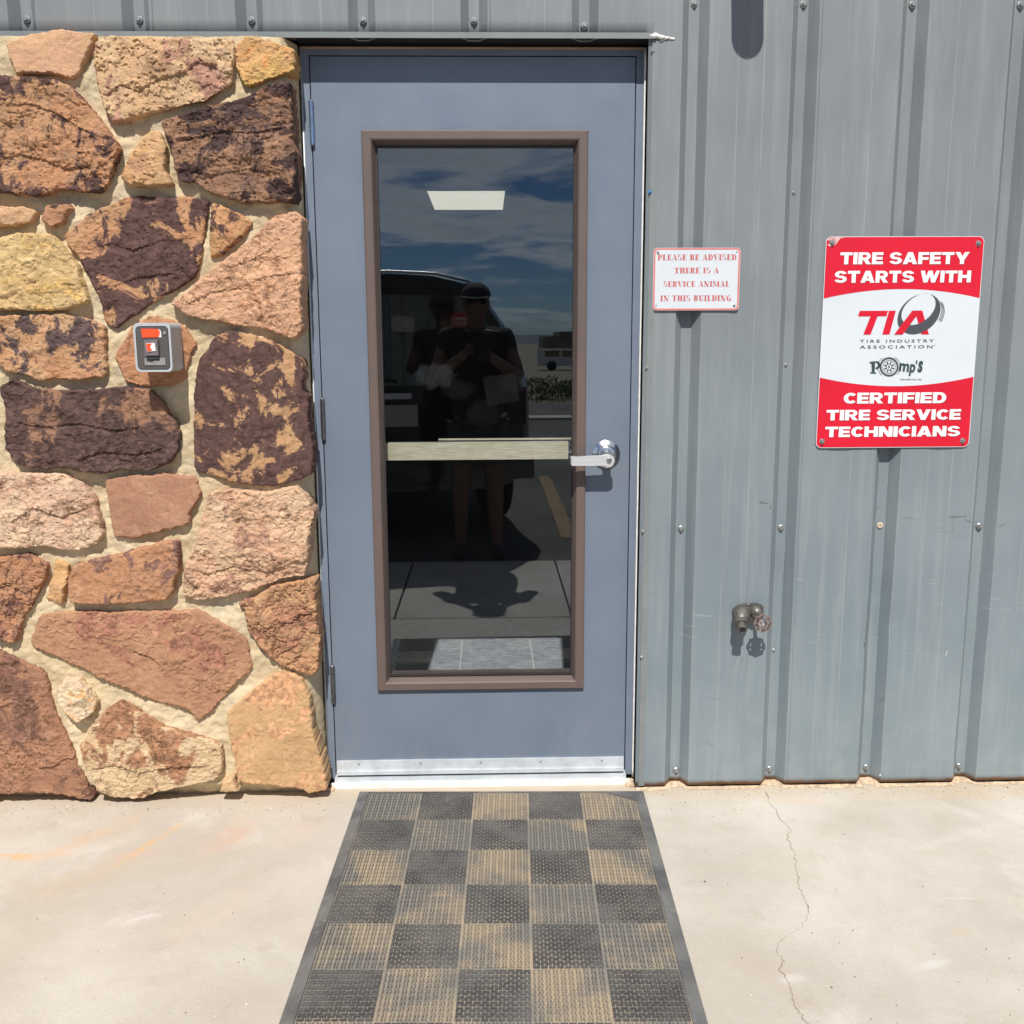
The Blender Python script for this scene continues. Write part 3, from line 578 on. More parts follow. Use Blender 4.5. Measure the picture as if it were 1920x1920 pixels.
def stone_mesh(pts, i, relief, ledge, prot, step=.0034):
    """broken-faced stone: an uneven outline filled with an even scatter of points, chipped into facets and ledges"""
    ar = sum(pts[k][0]*pts[(k+1) % len(pts)][1]-pts[(k+1) % len(pts)][0]*pts[k][1] for k in range(len(pts)))
    if ar < 0: pts = pts[::-1]
    p = resample(chaikin(pts, 1, .08), step); n = len(p)
    sd = Vector((i*7.3, i*3.1, i*1.7)); rr = random.Random(500+i)
    q = []
    for k, (x, z) in enumerate(p):
        ax, az = p[(k+1) % n][0]-p[k-1][0], p[(k+1) % n][1]-p[k-1][1]; L = math.hypot(ax, az) or 1
        d = .0034*fbm(Vector((x*60, z*60, 0))+sd, 5, .7) + .0042*fbm(Vector((x*13, z*13, 5))+sd, 2)
        q.append((x+az/L*d, z-ax/L*d))
    p = np.array(q)
    a, b = p, np.roll(p, -1, 0); ab = b-a; l2 = (ab**2).sum(1)+1e-12
    x0, z0 = p.min(0); x1, z1 = p.max(0)
    gx, gz = np.meshgrid(np.arange(x0, x1, step), np.arange(z0, z1, step*.87)); gx[1::2] += step/2
    g = np.stack([gx.ravel(), gz.ravel()], 1) + np.random.RandomState(i).uniform(-.25, .25, (gx.size, 2))*step
    cr_ = ((a[None, :, 1] > g[:, None, 1]) != (b[None, :, 1] > g[:, None, 1])) & (g[:, None, 0] < (ab[None, :, 0])*(g[:, None, 1]-a[None, :, 1])/np.where(np.abs(ab[None, :, 1]) < 1e-12, 1e-12, ab[None, :, 1])+a[None, :, 0])
    g = g[cr_.sum(1) % 2 == 1]
    t = np.clip(((g[:, None]-a[None])*ab[None]).sum(2)/l2[None], 0, 1); dist = np.sqrt((((a[None]+t[..., None]*ab[None])-g[:, None])**2).sum(2)).min(1)
    kp = dist > step*.55; g, dist = g[kp], dist[kp]
    allp = [Vector((float(u), float(v))) for u, v in np.vstack([p, g])]
    ov, _, of, _, _, _ = delaunay_2d_cdt(allp, [(k, (k+1) % n) for k in range(n)], [], 1, 1e-7)
    dd = np.concatenate([np.zeros(n), dist])
    cxx, czz = p.mean(0); size = math.sqrt((x1-x0)*(z1-z0))
    face = STONEY-prot
    planes = [(rr.gauss(0, .15)*relief, rr.gauss(0, .15)*relief, rr.uniform(.001, .010)) for _ in range(7)]+[(rr.gauss(0, .02), rr.gauss(0, .02), .002)]
    def height(x, z):
        v = Vector((x, z, 0))
        wv = Vector((x+.006*fbm(v*26+sd, 3), z+.006*fbm(v*26+sd+Vector((5, 5, 5)), 3), 0))
        h = min(pa*(wv.x-cxx)+pb_*(wv.y-czz)+pc for pa, pb_, pc in planes)
        h = max(h, -.006)
        h += relief*(.0042*fbm(v*12+sd, 4, .9)+.0034*(.5-abs(fbm(v*30+sd*1.7, 4, .8)))+.0013*fbm(v*110+sd, 3, .8))
        if ledge:
            w = Vector((x*6+z*2.5, z*11-x*2.5, 0))+sd*1.3
            tt = fbm(w+Vector((0, 0, .5*fbm(v*40+sd, 3))), 4, .9)*2.4+5
            fl = math.floor(tt); f_ = min(1, max(0, (tt-fl-.45)/.10)); h += .0040*ledge*(fl+f_-5)
        return h
    ledges = [([(w.x, w.z) for w in (at_y(px, py, STONEY) for px, py in P(q_))], dp) for q_, dp in LEDGES.get(i, ())]
    def drop(x, z):
        out = 0.
        for L_, dp in ledges:
            x_ = x+.0015*noise.noise(Vector((x*150, z*150, 3))); z_ = z+.0022*fbm(Vector((x*120, z*120, 9)), 3)
            if L_[0][0] < x_ < L_[-1][0]:
                for (xa, za), (xb, zb) in zip(L_, L_[1:]):
                    if xa <= x_ <= xb:
                        zz = za+(zb-za)*(x_-xa)/max(1e-6, xb-xa); f_ = min(1, (x_-L_[0][0])/.02, (L_[-1][0]-x_)/.02)
                        if z_ < zz: out += dp*f_*math.exp(-(zz-z_)/.06)
        return out
    vs = []
    if len(ov) != len(allp): dd = np.array([0. if k < n else .02 for k in range(len(ov))])
    for k, c in enumerate(ov):
        d = dd[k]; rad = .0030+.008*max(0., noise.noise(Vector((c.x*16, c.y*16, 7))+sd)+.15)
        e = min(1, d/rad); e = math.sqrt(max(0, 1-(1-e)**2))
        yy = face+(.004+rad*.8)*(1-e)-height(c.x, c.y)*(.45+.55*e)+(drop(c.x, c.y) if d > .003 else 0.)
        if d > .004: yy = min(yy, -.0985-.002*noise.noise(Vector((c.x*60, c.y*60, 2))))
        vs.append((c.x, yy, c.y))
    fs = [tuple(f) for f in of]
    # sides run straight back into the mortar
    base = len(vs)
    for k in range(n): vs.append((vs[k][0]*1., -.045, vs[k][2]))
    for k in range(n): j = (k+1) % n; fs.append((k, j, base+j, base+k)[::-1])
    vs += [(vs[k][0], -.02, vs[k][2]) for k in range(n)]
    for k in range(n): j = (k+1) % n; fs.append((base+k, base+j, base+n+j, base+n+k)[::-1])
    # front faces look towards -y
    f0 = fs[0]; A_, B_, C_ = (Vector(vs[k]) for k in f0[:3])
    if (B_-A_).cross(C_-A_).y > 0: fs[:len(of)] = [f[::-1] for f in fs[:len(of)]]
    return vs, [], fs
wall_s = thing('stone_wall', 'rubble wall of tan, rust and dark brown stones set in sandy mortar left of the door', 'wall', (-1.2, -.05, 0))
placed = []
for i, (s, b0, b1, dk, am, dsc, rel, led, _) in enumerate(STONES):
    pw = [at_y(x, y, STONEY) for x, y in P(s)]; pw = [(v.x, max(v.z, .012)) for v in pw]
    rr = random.Random(100+i)
    prot = rr.uniform(.005, .024)
    o = obj('stone', stone_mesh(pw, i, rel, led, prot), stone_mat(i, b0, b1, dk, am, dsc, relief=rel, rust=(.38, .19, .09) if led > .9 else None), wall_s, auto=48)
    placed.append(o)
# the same rubble carries on beyond the left edge of the view
for o in placed:
    c = instance(o, (-.997, 0, 0), wall_s)
def mortar():
    vs, fs = [], []
    xl, xr, zt = -2.7, -.4905, 2.200; st = .0062
    nx, nz = int((xr-xl)/st), int(zt/st)
    for j in range(nz+1):
        z = zt*j/nz
        for i in range(nx+1):
            x = xl+(xr-xl)*i/nx
            y = -.0870+.010*fbm(Vector((x*12, z*12, 2)), 4)+.0035*fbm(Vector((x*70, z*70, 2)), 4, .7)
            if xr-x < .035: y += (1-(xr-x)/.035)**1.5*.070
            if z < .05: y += .045*(1-z/.05)**.8
            vs.append((x, y, z))
    for j in range(nz):
        for i in range(nx): k = j*(nx+1)+i; fs.append((k, k+1, k+nx+2, k+nx+1))
    # side return to the door frame
    base = len(vs)
    for j in range(nz+1): vs.append((xr+.0005, .09, zt*j/nz))
    for j in range(nz): a = j*(nx+1)+nx; fs.append((a, base+j, base+j+1, a+nx+1))
    return vs, [], fs
obj('mortar', mortar(), MAT['mortar'], wall_s, smooth_=True)

# ------------------------------------------------------------------ ribbed metal wall
wall_m = thing('metal_wall', 'blue grey ribbed sheet metal wall to the right of and above the door', 'wall', (1.2, -.05, 0))
DENTS = [(1.262, .53, .035, .05, .006), (1.24, .62, .02, .03, .003), (1.20, .46, .05, .06, .004), (.93, .75, .03, .04, -.003), (1.5, .8, .03, .05, .003), (.70, .34, .06, .05, .002)]
def panel(xa, xb, off, cut=None, z0=.010, z1=3.6):
    xs = set()
    i0 = math.floor((xa-XV)/PITCHR)-1
    for i in range(i0, i0+8):
        c = XV+i*PITCHR
        for d in (-.0375, -.014, .014, .0375, -.041, -.017, .017, .041, .118, .121, .193, .196, .06, .08, .1, .14, .157, .175, .215, .235, .25): xs.add(round(c+d, 5))
    xs = [x for x in sorted(xs) if xa < x < xb]; xs = [xa]+xs+[xb]
    zs = []
    z = z0
    while z < 1.3: zs.append(z); z += .02
    while z < 2.2: zs.append(z); z += .05
    zs += [2.2045, 2.25, 2.4, 2.7, 3.1, z1]
    vs, fs = [], []
    for z in zs:
        for x in xs:
            y = wall_y(x)+off
            rel = (x-XV+PITCHR*40) % PITCHR
            if .1185 < rel < .1955: y += .0016
            if abs(rel-.121) < .0016 or abs(rel-.193) < .0016: y -= .0010
            y += .0009*noise.noise(Vector((x*4.2, z*2.1, off*50)))
            for (dx, dz, rx, rz, dp) in DENTS: y += dp*math.exp(-((x-dx)/rx)**2-((z-dz)/rz)**2)
            vs.append((x, y, z))
    n = len(xs)
    for j in range(len(zs)-1):
        for i in range(n-1):
            if cut and xs[i+1] <= cut+1e-6 and zs[j+1] <= 2.21: continue
            k = j*n+i; fs.append((k, k+1, k+n+1, k+n))
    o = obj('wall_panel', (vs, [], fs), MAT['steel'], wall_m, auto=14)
    md = o.modifiers.new('thickness', 'SOLIDIFY'); md.thickness = .0008; md.offset = -1
    return o
V = lambda i: XV+i*PITCHR
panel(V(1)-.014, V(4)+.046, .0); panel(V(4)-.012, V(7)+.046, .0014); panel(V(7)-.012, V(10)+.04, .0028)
xsA = V(-2)-.012
def panelA():
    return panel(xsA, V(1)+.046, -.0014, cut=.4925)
# the panel that turns the door's head: an edge exactly at the opening
_old = wall_y
o = panelA()
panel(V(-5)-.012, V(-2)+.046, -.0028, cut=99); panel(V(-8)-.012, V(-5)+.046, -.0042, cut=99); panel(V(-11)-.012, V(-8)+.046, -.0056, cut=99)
# trims
def trimbox(name, x0, x1, y0, y1, z0, z1, m, bev=.0015): return obj(name, boxbm(x0, x1, y0, y1, z0, z1), m, wall_m, bevel=bev)
bm = BM(); box(bm, -3.0, .503, -.0735, -.0712, 2.2015, 2.2138); box(bm, -3.0, .503, -.0712, -.012, 2.2115, 2.2138)
obj('header_trim', bm, MAT['trim'], wall_m)
obj('header_shade', boxbm(-.4865, .4925, -.052, .0035, 2.2076, 2.2112), MAT['black'], wall_m)  # added black block, gives the shade inside the hollow trim
bm = BM(); box(bm, -3.0, .5035, -.0700, -.0655, 2.2142, 2.2178); obj('header_flange', bm, MAT['trim'], wall_m, bevel=.001)
bm = BM(); prism_y(bm, [(.4935, .012), (.5115, .012), (.5115, 2.190), (.506, 2.199), (.4935, 2.199)], -.0665, -.0575); box(bm, .4935, .4955, -.0575, .004, .012, 2.198)
obj('door_trim', bm, MAT['trim'], wall_m)
bm = BM()     # smeared sealant at the end of the header
rc = random.Random(4)
for k in range(16):
    f = k/15; x = .487+f*.065; z = 2.2110-f*.008+rc.uniform(-.0015, .0015); s = .0035+.004*math.exp(-((f-.28)/.2)**2)
    bmesh.ops.create_icosphere(bm, subdivisions=2, radius=1, matrix=Matrix.Translation((x, -.071+f*.008, z)) @ Matrix.Diagonal((s*1.5, s*.8, s*rc.uniform(.6, 1.1), 1)))
for k in range(14):
    f = k/13; bmesh.ops.create_icosphere(bm, subdivisions=1, radius=1, matrix=Matrix.Translation((.507+f*.045, -.0635, 2.193+.013*math.sin(f*1.7))) @ Matrix.Diagonal((.0035, .0016, .0016, 1)))
obj('sealant', bm, MAT['caulk'], wall_m, smooth_=True)
# hex screws with washers
bm = BM(); lathe_y(bm, 0, 0, [(0, -.0030), (.0075, -.0030), (.0098, -.0012), (.0098, .0006)], 20)
lathe_y(bm, 0, 0, [(0, -.0092), (.0044, -.0092), (.0052, -.0082), (.0052, -.0028)], 6)
screw0 = obj('screw', bm, MAT['zinc'], wall_m); first = True
bm = BM(); lathe_y(bm, 0, 0, [(.0018, -.0012), (.0022, -.0028), (.0075, -.0030), (.0100, -.0012), (.0100, .0006)], 24)
hole0 = obj('washer', bm, MAT['washer'], wall_m); hole0['label'] = 'tan washer whose screw is missing'
bm = BM(); lathe_y(bm, 0, 0, [(0, -.0015), (.0024, -.0015), (.0024, 0)], 12)
hl = obj('screw_hole', bm, MAT['gasket'], wall_m)
def scr(x, z, y=-.030, sc=1.):
    global first
    if first: screw0.location = (x, y, z); screw0.matrix_parent_inverse = wall_m.matrix_basis.inverted(); first = False; return screw0
    return instance(screw0, (x, y, z), wall_m, rot=(0, random.uniform(0, 1), 0), sc=(sc, sc, sc))
for i in range(0, 9): scr(V(i), 2.303, -.0315)
for i in range(-9, 0): scr(V(i), 2.2565+(.0 if i < -1 else -.012), -.036)
for i in range(0, 9):
    if i == 2:
        w = at_y(1650, 985, -.031); hole0.location = hl.location = (w.x, -.031, w.z)
        for o in (hole0, hl): o.matrix_parent_inverse = wall_m.matrix_basis.inverted()
    else: scr(V(i), .8243, -.0315)
    scr(V(i)+(.004, -.003, .002, -.004)[i % 4], .046, -.0315)
for (px, py) in ((1491, 360), (1476, 685), (1453, 1222), (1647, 1451)):
    w = at_y(px, py, -.045); scr(w.x, w.z, wall_y(w.x)-.0015, .55)
for (px, py) in ((1224, 95), (1213, 690), (1206, 997), (1203, 1233)):
    w = at_y(px, py, -.067); scr(w.x, w.z, -.0665, .5)
w = at_y(1219, 360, -.067); sb = scr(w.x, w.z, -.0665, .55); sb.data = screw0.data.copy(); sb.data.materials[0] = MAT['bluescrew']; sb['label'] = 'small blue screw in the trim beside the door'
obj('backing', boxbm(.5, 4.6, -.022, .05, 0, 3.6), MAT['room'], wall_m)
obj('backing', boxbm(-3.4, .5, .012, .05, 2.22, 3.6), MAT['room'], wall_m)

# lamp above the view: its shadow reaches into the picture
lampw = thing('wall_lamp', 'dark cylindrical security lamp on the metal wall above the tire sign', 'lamp', (.742, -.06, 2.58))
bm = BM(); lathe_y(bm, .742, 2.58, [(0, -.062), (.05, -.062), (.05, -.085), (.0455, -.09), (.0445, -.345), (.042, -.352), (0, -.352)], 32); obj('housing', bm, MAT['steeldark'], lampw, auto=30)
bm = BM(); lathe_y(bm, .742, 2.58, [(0, -.3555), (.036, -.3545), (.036, -.352)], 32); obj('lens', bm, MAT['signwhite'], lampw)

# ------------------------------------------------------------------ door frame and door
fr = thing('door_frame', 'blue grey steel door frame with white caulked right jamb and white sill', 'door frame', (0, 0, 0))
LW, LB, LT = .457, .036, 2.173
obj('jamb', boxbm(-.4825, -.4605, .0015, .10, .02, 2.1975), MAT['frame'], fr, bevel=.0015)
obj('jamb', boxbm(.4605, .4830, .0015, .10, .02, 2.1975), MAT['frame'], fr, bevel=.0015)
obj('head', boxbm(-.4605, .4605, .0015, .10, 2.1765, 2.1975), MAT['frame'], fr)
obj('stop', boxbm(-.4604, -.440, .048, .098, .03, 2.176), MAT['frame'], fr); obj('stop', boxbm(.440, .4604, .048, .098, .03, 2.176), MAT['frame'], fr)
obj('stop', boxbm(-.440, .440, .048, .098, 2.150, 2.176), MAT['frame'], fr)
bm = BM(); tube(bm, [(-.4825, .0, .02), (-.4825, .0, 1.0), (-.4825, .0, 2.1975)], .0026, 8); obj('jamb_bead', bm, MAT['alupaint'], fr, smooth_=True)
obj('head_shade', boxbm(-.487, .4925, .004, .02, 2.1976, 2.2070), MAT['black'], fr)  # black block that paints in the shade above the door head
obj('head_shim', boxbm(-.485, .487, -.001, .0038, 2.1935, 2.1985), MAT['wood'], fr)
def bead(x, y, z0, z1, r, seed):
    bm = BM(); n = 90; pts, rd = [], []
    for k in range(n+1):
        z = z0+(z1-z0)*k/n; q = noise.noise(Vector((seed, z*9, 0))); pts.append((x+q*.0007, y, z)); rd.append(r*(1+.28*q+.5*max(0, noise.noise(Vector((seed+5, z*21, 0)))-.35)))
    tube(bm, pts, rd, 8); return bm
obj('caulk_bead', bead(.4850, -.0015, .012, 2.197, .0032, 2), MAT['caulk'], fr, smooth_=True)
obj('threshold', boxbm(-.4605, .4605, -.022, .10, .0, .0295), MAT['alupaint'], fr, bevel=.003)
obj('sill', boxbm(-.470, .472, -.030, -.0222, .0, .0170), simple('white_sill_paint', (.74, .74, .72), .6, var=.12, vs=25, bs=.3, bd=.002), fr, bevel=.004)
bm = BM(); rc = random.Random(8)
for k in range(46):
    sd = -1 if k % 2 else 1; x = sd*(.468+rc.uniform(-.006, .014)); s = rc.uniform(.003, .009)
    bmesh.ops.create_icosphere(bm, subdivisions=1, radius=1, matrix=Matrix.Translation((x, rc.uniform(-.05, -.006), s*.4)) @ Matrix.Diagonal((s, s, s*rc.uniform(.5, 1.2), 1)))
obj('mortar_crumbs', bm, MAT['sand'], fr)['kind'] = 'stuff'

door = thing('door', 'closed blue grey steel door with a tall dark window and a chrome lever', 'door', (0, .02, LB))
# lite opening
GX0, GX1, GZ0, GZ1 = -.279, .2865, .359, 1.9345       # visible glass
OX0, OX1, OZ0, OZ1 = -.3185, .3245, .3135, 1.9760     # outer edge of its frame
def ring_box(x0, x1, z0, z1, i0, i1, k0, k1, y0, y1):
    bm = BM()
    box(bm, x0, i0, y0, y1, z0, z1); box(bm, i1, x1, y0, y1, z0, z1); box(bm, i0, i1, y0, y1, z0, k0); box(bm, i0, i1, y0, y1, k1, z1)
    return bm
def slab_hole(x0, x1, z0, z1, i0, i1, k0, k1, y0, y1):
    """one slab with a rectangular opening, no inner seams"""
    bm = BM(); L = {}
    for yi, y in enumerate((y0, y1)):
        for n_, q in (('o', ((x0, z0), (x1, z0), (x1, z1), (x0, z1))), ('i', ((i0, k0), (i1, k0), (i1, k1), (i0, k1)))):
            L[n_, yi] = [bm.verts.new((x, y, z)) for x, z in q]
    for k in range(4):
        j = (k+1) % 4
        bm.faces.new((L['o', 0][k], L['o', 0][j], L['i', 0][j], L['i', 0][k])); bm.faces.new((L['o', 1][j], L['o', 1][k], L['i', 1][k], L['i', 1][j]))
        bm.faces.new((L['o', 0][j], L['o', 0][k], L['o', 1][k], L['o', 1][j])); bm.faces.new((L['i', 0][k], L['i', 0][j], L['i', 1][j], L['i', 1][k]))
    bmesh.ops.recalc_face_normals(bm, faces=bm.faces[:]); return bm
obj('door_leaf', slab_hole(-LW, LW, LB, LT, OX0+.012, OX1-.012, OZ0+.012, OZ1-.012, 0, .044), MAT['door'], door)
def mitre(side):
    """one mitred bar of the window frame, profile: flat face, then a bevel down to the glass"""
    prof = [(0, 0), (.0, -.0105), (.0035, -.013), (.0235, -.013), (.0275, -.011), (.036, .012), (.036, .019), (.012, .019), (.012, 0)]
    cor = [(OX0, OZ0, 1, 1), (OX1, OZ0, -1, 1), (OX1, OZ1, -1, -1), (OX0, OZ1, 1, -1)]
    a, b = cor[side], cor[(side+1) % 4]; bm = BM()
    g = .00025
    va = [bm.verts.new((a[0]+a[2]*d+(g if side == 0 else -g if side == 2 else 0), y, a[1]+a[3]*d+(g if side == 1 else -g if side == 3 else 0))) for d, y in prof]
    vb = [bm.verts.new((b[0]+b[2]*d-(g if side == 0 else -g if side == 2 else 0), y, b[1]+b[3]*d-(g if side == 1 else -g if side == 3 else 0))) for d, y in prof]
    n = len(prof)
    for k in range(n): bm.faces.new((va[k], va[(k+1) % n], vb[(k+1) % n], vb[k]))
    bm.faces.new(va[::-1]); bm.faces.new(vb)
    bmesh.ops.recalc_face_normals(bm, faces=bm.faces[:]); return bm
wf = bpy.data.objects.new('window_frame', None); COL.objects.link(wf); attach(wf, door)
for s in range(4): obj('frame_bar', mitre(s), MAT['lite'], wf)
obj('gasket', ring_box(GX0-.006, GX1+.006, GZ0-.006, GZ1+.006, GX0+.0015, GX1-.0015, GZ0+.0015, GZ1-.0015, .0135, .0185), MAT['gasket'], wf)
obj('glass', boxbm(GX0-.008, GX1+.008, .019, .025, GZ0-.008, GZ1+.008), MAT['glass'], door)
obj('inner_frame', ring_box(GX0-.03, GX1+.03, GZ0-.03, GZ1+.03, GX0-.001, GX1+.001, GZ0-.001, GZ1+.001, .026, .054), MAT['lite'], door)
obj('gap', slab_hole(-.4600, .4600, .031, 2.1760, -.4572, .4572, .034, 2.1732, .012, .04), MAT['black'], door)
for zc, mt in ((1.9955, 'skysteel'), (1.1605, 'steeldark'), (.3355, 'steeldark')):
    hg = bpy.data.objects.new('hinge', None); COL.objects.link(hg); hg.location = (0, 0, 0); attach(hg, door)
    for k, (a, b) in enumerate(((-.0600, -.0385), (-.0378, .0375), (.0382, .0600))):
        bm = BM(); tube(bm, [(-.4575, -.0065, zc+a), (-.4575, -.0065, zc+a+.0006), (-.4575, -.0065, zc+b-.0006), (-.4575, -.0065, zc+b)], [.0058, .0066, .0066, .0058], 16); obj('knuckle', bm, MAT[mt], hg, auto=40)
    bm = BM(); tube(bm, [(-.4575, -.0065, zc-.062), (-.4575, -.0065, zc+.062)], .0040, 12); obj('hinge_pin', bm, MAT['zinc'], hg, smooth_=True)
# lever set
lv = bpy.data.objects.new('lever_handle', None); COL.objects.link(lv); attach(lv, door)
RX, RZ = .3870, 1.0500
bm = BM(); lathe_y(bm, RX, RZ, [(.0425, 0), (.0425, -.003), (.0415, -.0055), (.037, -.008), (.029, -.0125), (.0265, -.018), (.0225, -.0205), (.0165, -.0215), (.0165, -.03), (0, -.03)], 48); obj('rose', bm, MAT['chrome'], lv, auto=35)
bm = BM(); lathe_y(bm, RX, RZ, [(.0125, -.02), (.0125, -.052), (0, -.052)], 24); obj('spindle', bm, MAT['chrome'], lv, auto=40)
bm = BM()
pts = [(RX+.018*math.cos(R(a)), RZ-.012+.0155*math.sin(R(a))) for a in range(-90, 91, 15)] + [(RX-.04, RZ+.002), (RX-.107, RZ-.0015), (RX-.110, RZ-.004), (RX-.110, RZ-.0245), (RX-.107, RZ-.0270)]
prism_y(bm, pts, -.066, -.050)
obj('lever', bm, MAT['alu'], lv, bevel=.0018)
obj('lever_return', boxbm(RX-.110, RX-.094, -.0499, -.018, RZ-.0255, RZ-.0035), MAT['alu'], lv, bevel=.003)
bm = BM(); lathe_y(bm, RX+.0015, RZ-.0115, [(.0085, -.060), (.0085, -.0685), (.0078, -.0695), (0, -.0695)], 24); obj('key_cylinder', bm, MAT['chrome'], lv, auto=40)
bm = BM(); box(bm, RX-.0005, RX+.0055, -.0703, -.0694, RZ-.0122, RZ-.0108); box(bm, RX+.0012, RX+.0022, -.0703, -.0694, RZ-.0142, RZ-.0125); obj('keyway', bm, MAT['black'], lv)
# bottom sweep
sw = obj('door_sweep', boxbm(-.4545, .4545, -.0080, -.0002, .050, .0818), MAT['alupaint'], door, bevel=.0015)
obj('sweep_lip', boxbm(-.4545, .4545, -.0145, -.0002, .0375, .0497), MAT['alupaint'], door, bevel=.003)
bm = BM(); lathe_y(bm, 0, 0, [(0, -.0022), (.0022, -.0018), (.0032, 0)], 12)
s0 = None
for x in (-.385, -.19, .0, .19, .385):
    if s0 is None:
        s0 = obj('sweep_screw', bm, MAT['zinc'], sw); s0.location = (x, -.0080, .0715)
    else: c = instance(s0, (x, -.0080, .0715)); c.parent = sw; c.matrix_parent_inverse = s0.matrix_parent_inverse.copy()
# push bar behind the glass
pb = bpy.data.objects.new('push_bar', None); COL.objects.link(pb); attach(pb, door)
obj('touch_bar', boxbm(-.33, .279, .066, .098, 1.0275, 1.0800), MAT['bar'], pb, bevel=.0022)
obj('bar_rail', boxbm(-.122, .30, .112, .120, 1.0835, 1.0882), MAT['bar'], pb, bevel=.001)
obj('rail_body', boxbm(-.121, .299, .1125, .1195, 1.0350, 1.0833), MAT['steeldark'], pb)
obj('end_cap', boxbm(.281, .34, .060, .112, 1.029, 1.070), MAT['steeldark'], pb, bevel=.004)

# ------------------------------------------------------------------ room behind the door
room = thing('entry_room', 'dark entry room seen through the door glass', 'room', (0, 3, .0))
obj('room_wall', boxbm(-2.6, -2.5, .10, 9.6, 0, 2.7), MAT['room'], room); obj('room_wall', boxbm(2.5, 2.6, .10, 9.6, 0, 2.7), MAT['room'], room)
obj('room_wall', boxbm(-2.5, 2.5, 9.5, 9.6, 0, 2.7), MAT['room'], room)
obj('room_wall', boxbm(-2.5, -.4615, .101, .16, 0, 2.6), MAT['room'], room); obj('room_wall', boxbm(.4615, 2.5, .101, .16, 0, 2.6), MAT['room'], room); obj('room_wall', boxbm(-.4615, .4615, .101, .16, 2.1755, 2.6), MAT['room'], room)
obj('room_ceiling', boxbm(-2.5, 2.5, .101, 9.5, 2.605, 2.7), MAT['ceiling'], room)
obj('grout_bed', boxbm(-2.5, 2.5, .101, 1.76, -.05, .026), MAT['grout'], room)
obj('carpet', boxbm(-2.5, 2.5, 1.76, 9.5, -.05, .028), MAT['roomdark'], room)
t0 = None
for i in range(-3, 4):
    for j in range(-3, 2):
        x, y = .061+i*.3125, 1.301+j*.3125
        if t0 is None: t0 = obj('floor_tile', boxbm(-.1535, .1535, -.1535, .1535, .0, .0035), MAT['tile'], None); t0.location = (x, y, .0265); attach(t0, room)
        else: instance(t0, (x, y, .0265), room)
cl = thing('ceiling_light', 'lit square ceiling panel lamp seen through the door glass', 'lamp', (-.13, 6.1, 2.6))
obj('diffuser', boxbm(-.452, .190, 5.49, 6.71, 2.598, 2.602), MAT['diff'], cl)
obj('lamp_trim', slab_hole(0, 1, 0, 1, .02, .98, .02, .98, 0, 1), MAT['ceiling'], cl)
lt = cl.children[-1]
lt.data.transform(Matrix(((.682, 0, 0, -.472), (0, 0, 1.26, 5.47), (0, .009, 0, 2.5955), (0, 0, 0, 1))))

# ------------------------------------------------------------------ lettering
def font_mesh(txt, height, width, embolden=0., shear=0., spacing=1., center=True):
    """text in the built-in face as a flat mesh: verts (x, z) scaled to a width and cap height, centred at 0"""
    cu = bpy.data.curves.new('txt', 'FONT'); cu.body = txt; cu.offset = embolden; cu.shear = shear; cu.space_character = spacing; cu.resolution_u = 4
    ob = bpy.data.objects.new('txt', cu); COL.objects.link(ob)
    dg = bpy.context.evaluated_depsgraph_get(); me = bpy.data.meshes.new_from_object(ob.evaluated_get(dg))
    vs = [v.co.copy() for v in me.vertices]; fs = [list(p.vertices) for p in me.polygons]
    bpy.data.objects.remove(ob); bpy.data.curves.remove(cu); bpy.data.meshes.remove(me)
    x0, x1 = min(v.x for v in vs), max(v.x for v in vs); y0, y1 = min(v.y for v in vs), max(v.y for v in vs)
    return [((v.x-x0)/(x1-x0)*width-width/2, (v.y-y0)/(y1-y0)*height-height/2) for v in vs], fs
def put_text(bm, tm, cx_, cz_, y, rot=0., mi=0):
    pts, fs = tm; c, s = math.cos(rot), math.sin(rot)
    v = [bm.verts.new((cx_+x*c-z*s, y, cz_+x*s+z*c)) for x, z in pts]
    for f in fs:
        try: bm.faces.new([v[i] for i in f]).material_index = mi
        except ValueError: pass
def face_front(bm):
    for f in bm.faces:
        f.normal_update()
        if f.normal.y > 0: f.normal_flip()
    return bm
def flat(bm, pts, y, mi=0):
    v = [bm.verts.new((x, y, z)) for x, z in pts]
    for tri in tessellate_polygon([[Vector((x, z, 0)) for x, z in pts]]):
        try: bm.faces.new([v[i] for i in tri]).material_index = mi
        except ValueError: pass
def strip(bm, a, b, y, closed=True, mi=0):
    va = [bm.verts.new((x, y, z)) for x, z in a]; vb = [bm.verts.new((x, y, z)) for x, z in b]; n = len(a)
    for k in range(n if closed else n-1): bm.faces.new((va[k], va[(k+1) % n], vb[(k+1) % n], vb[k])).material_index = mi

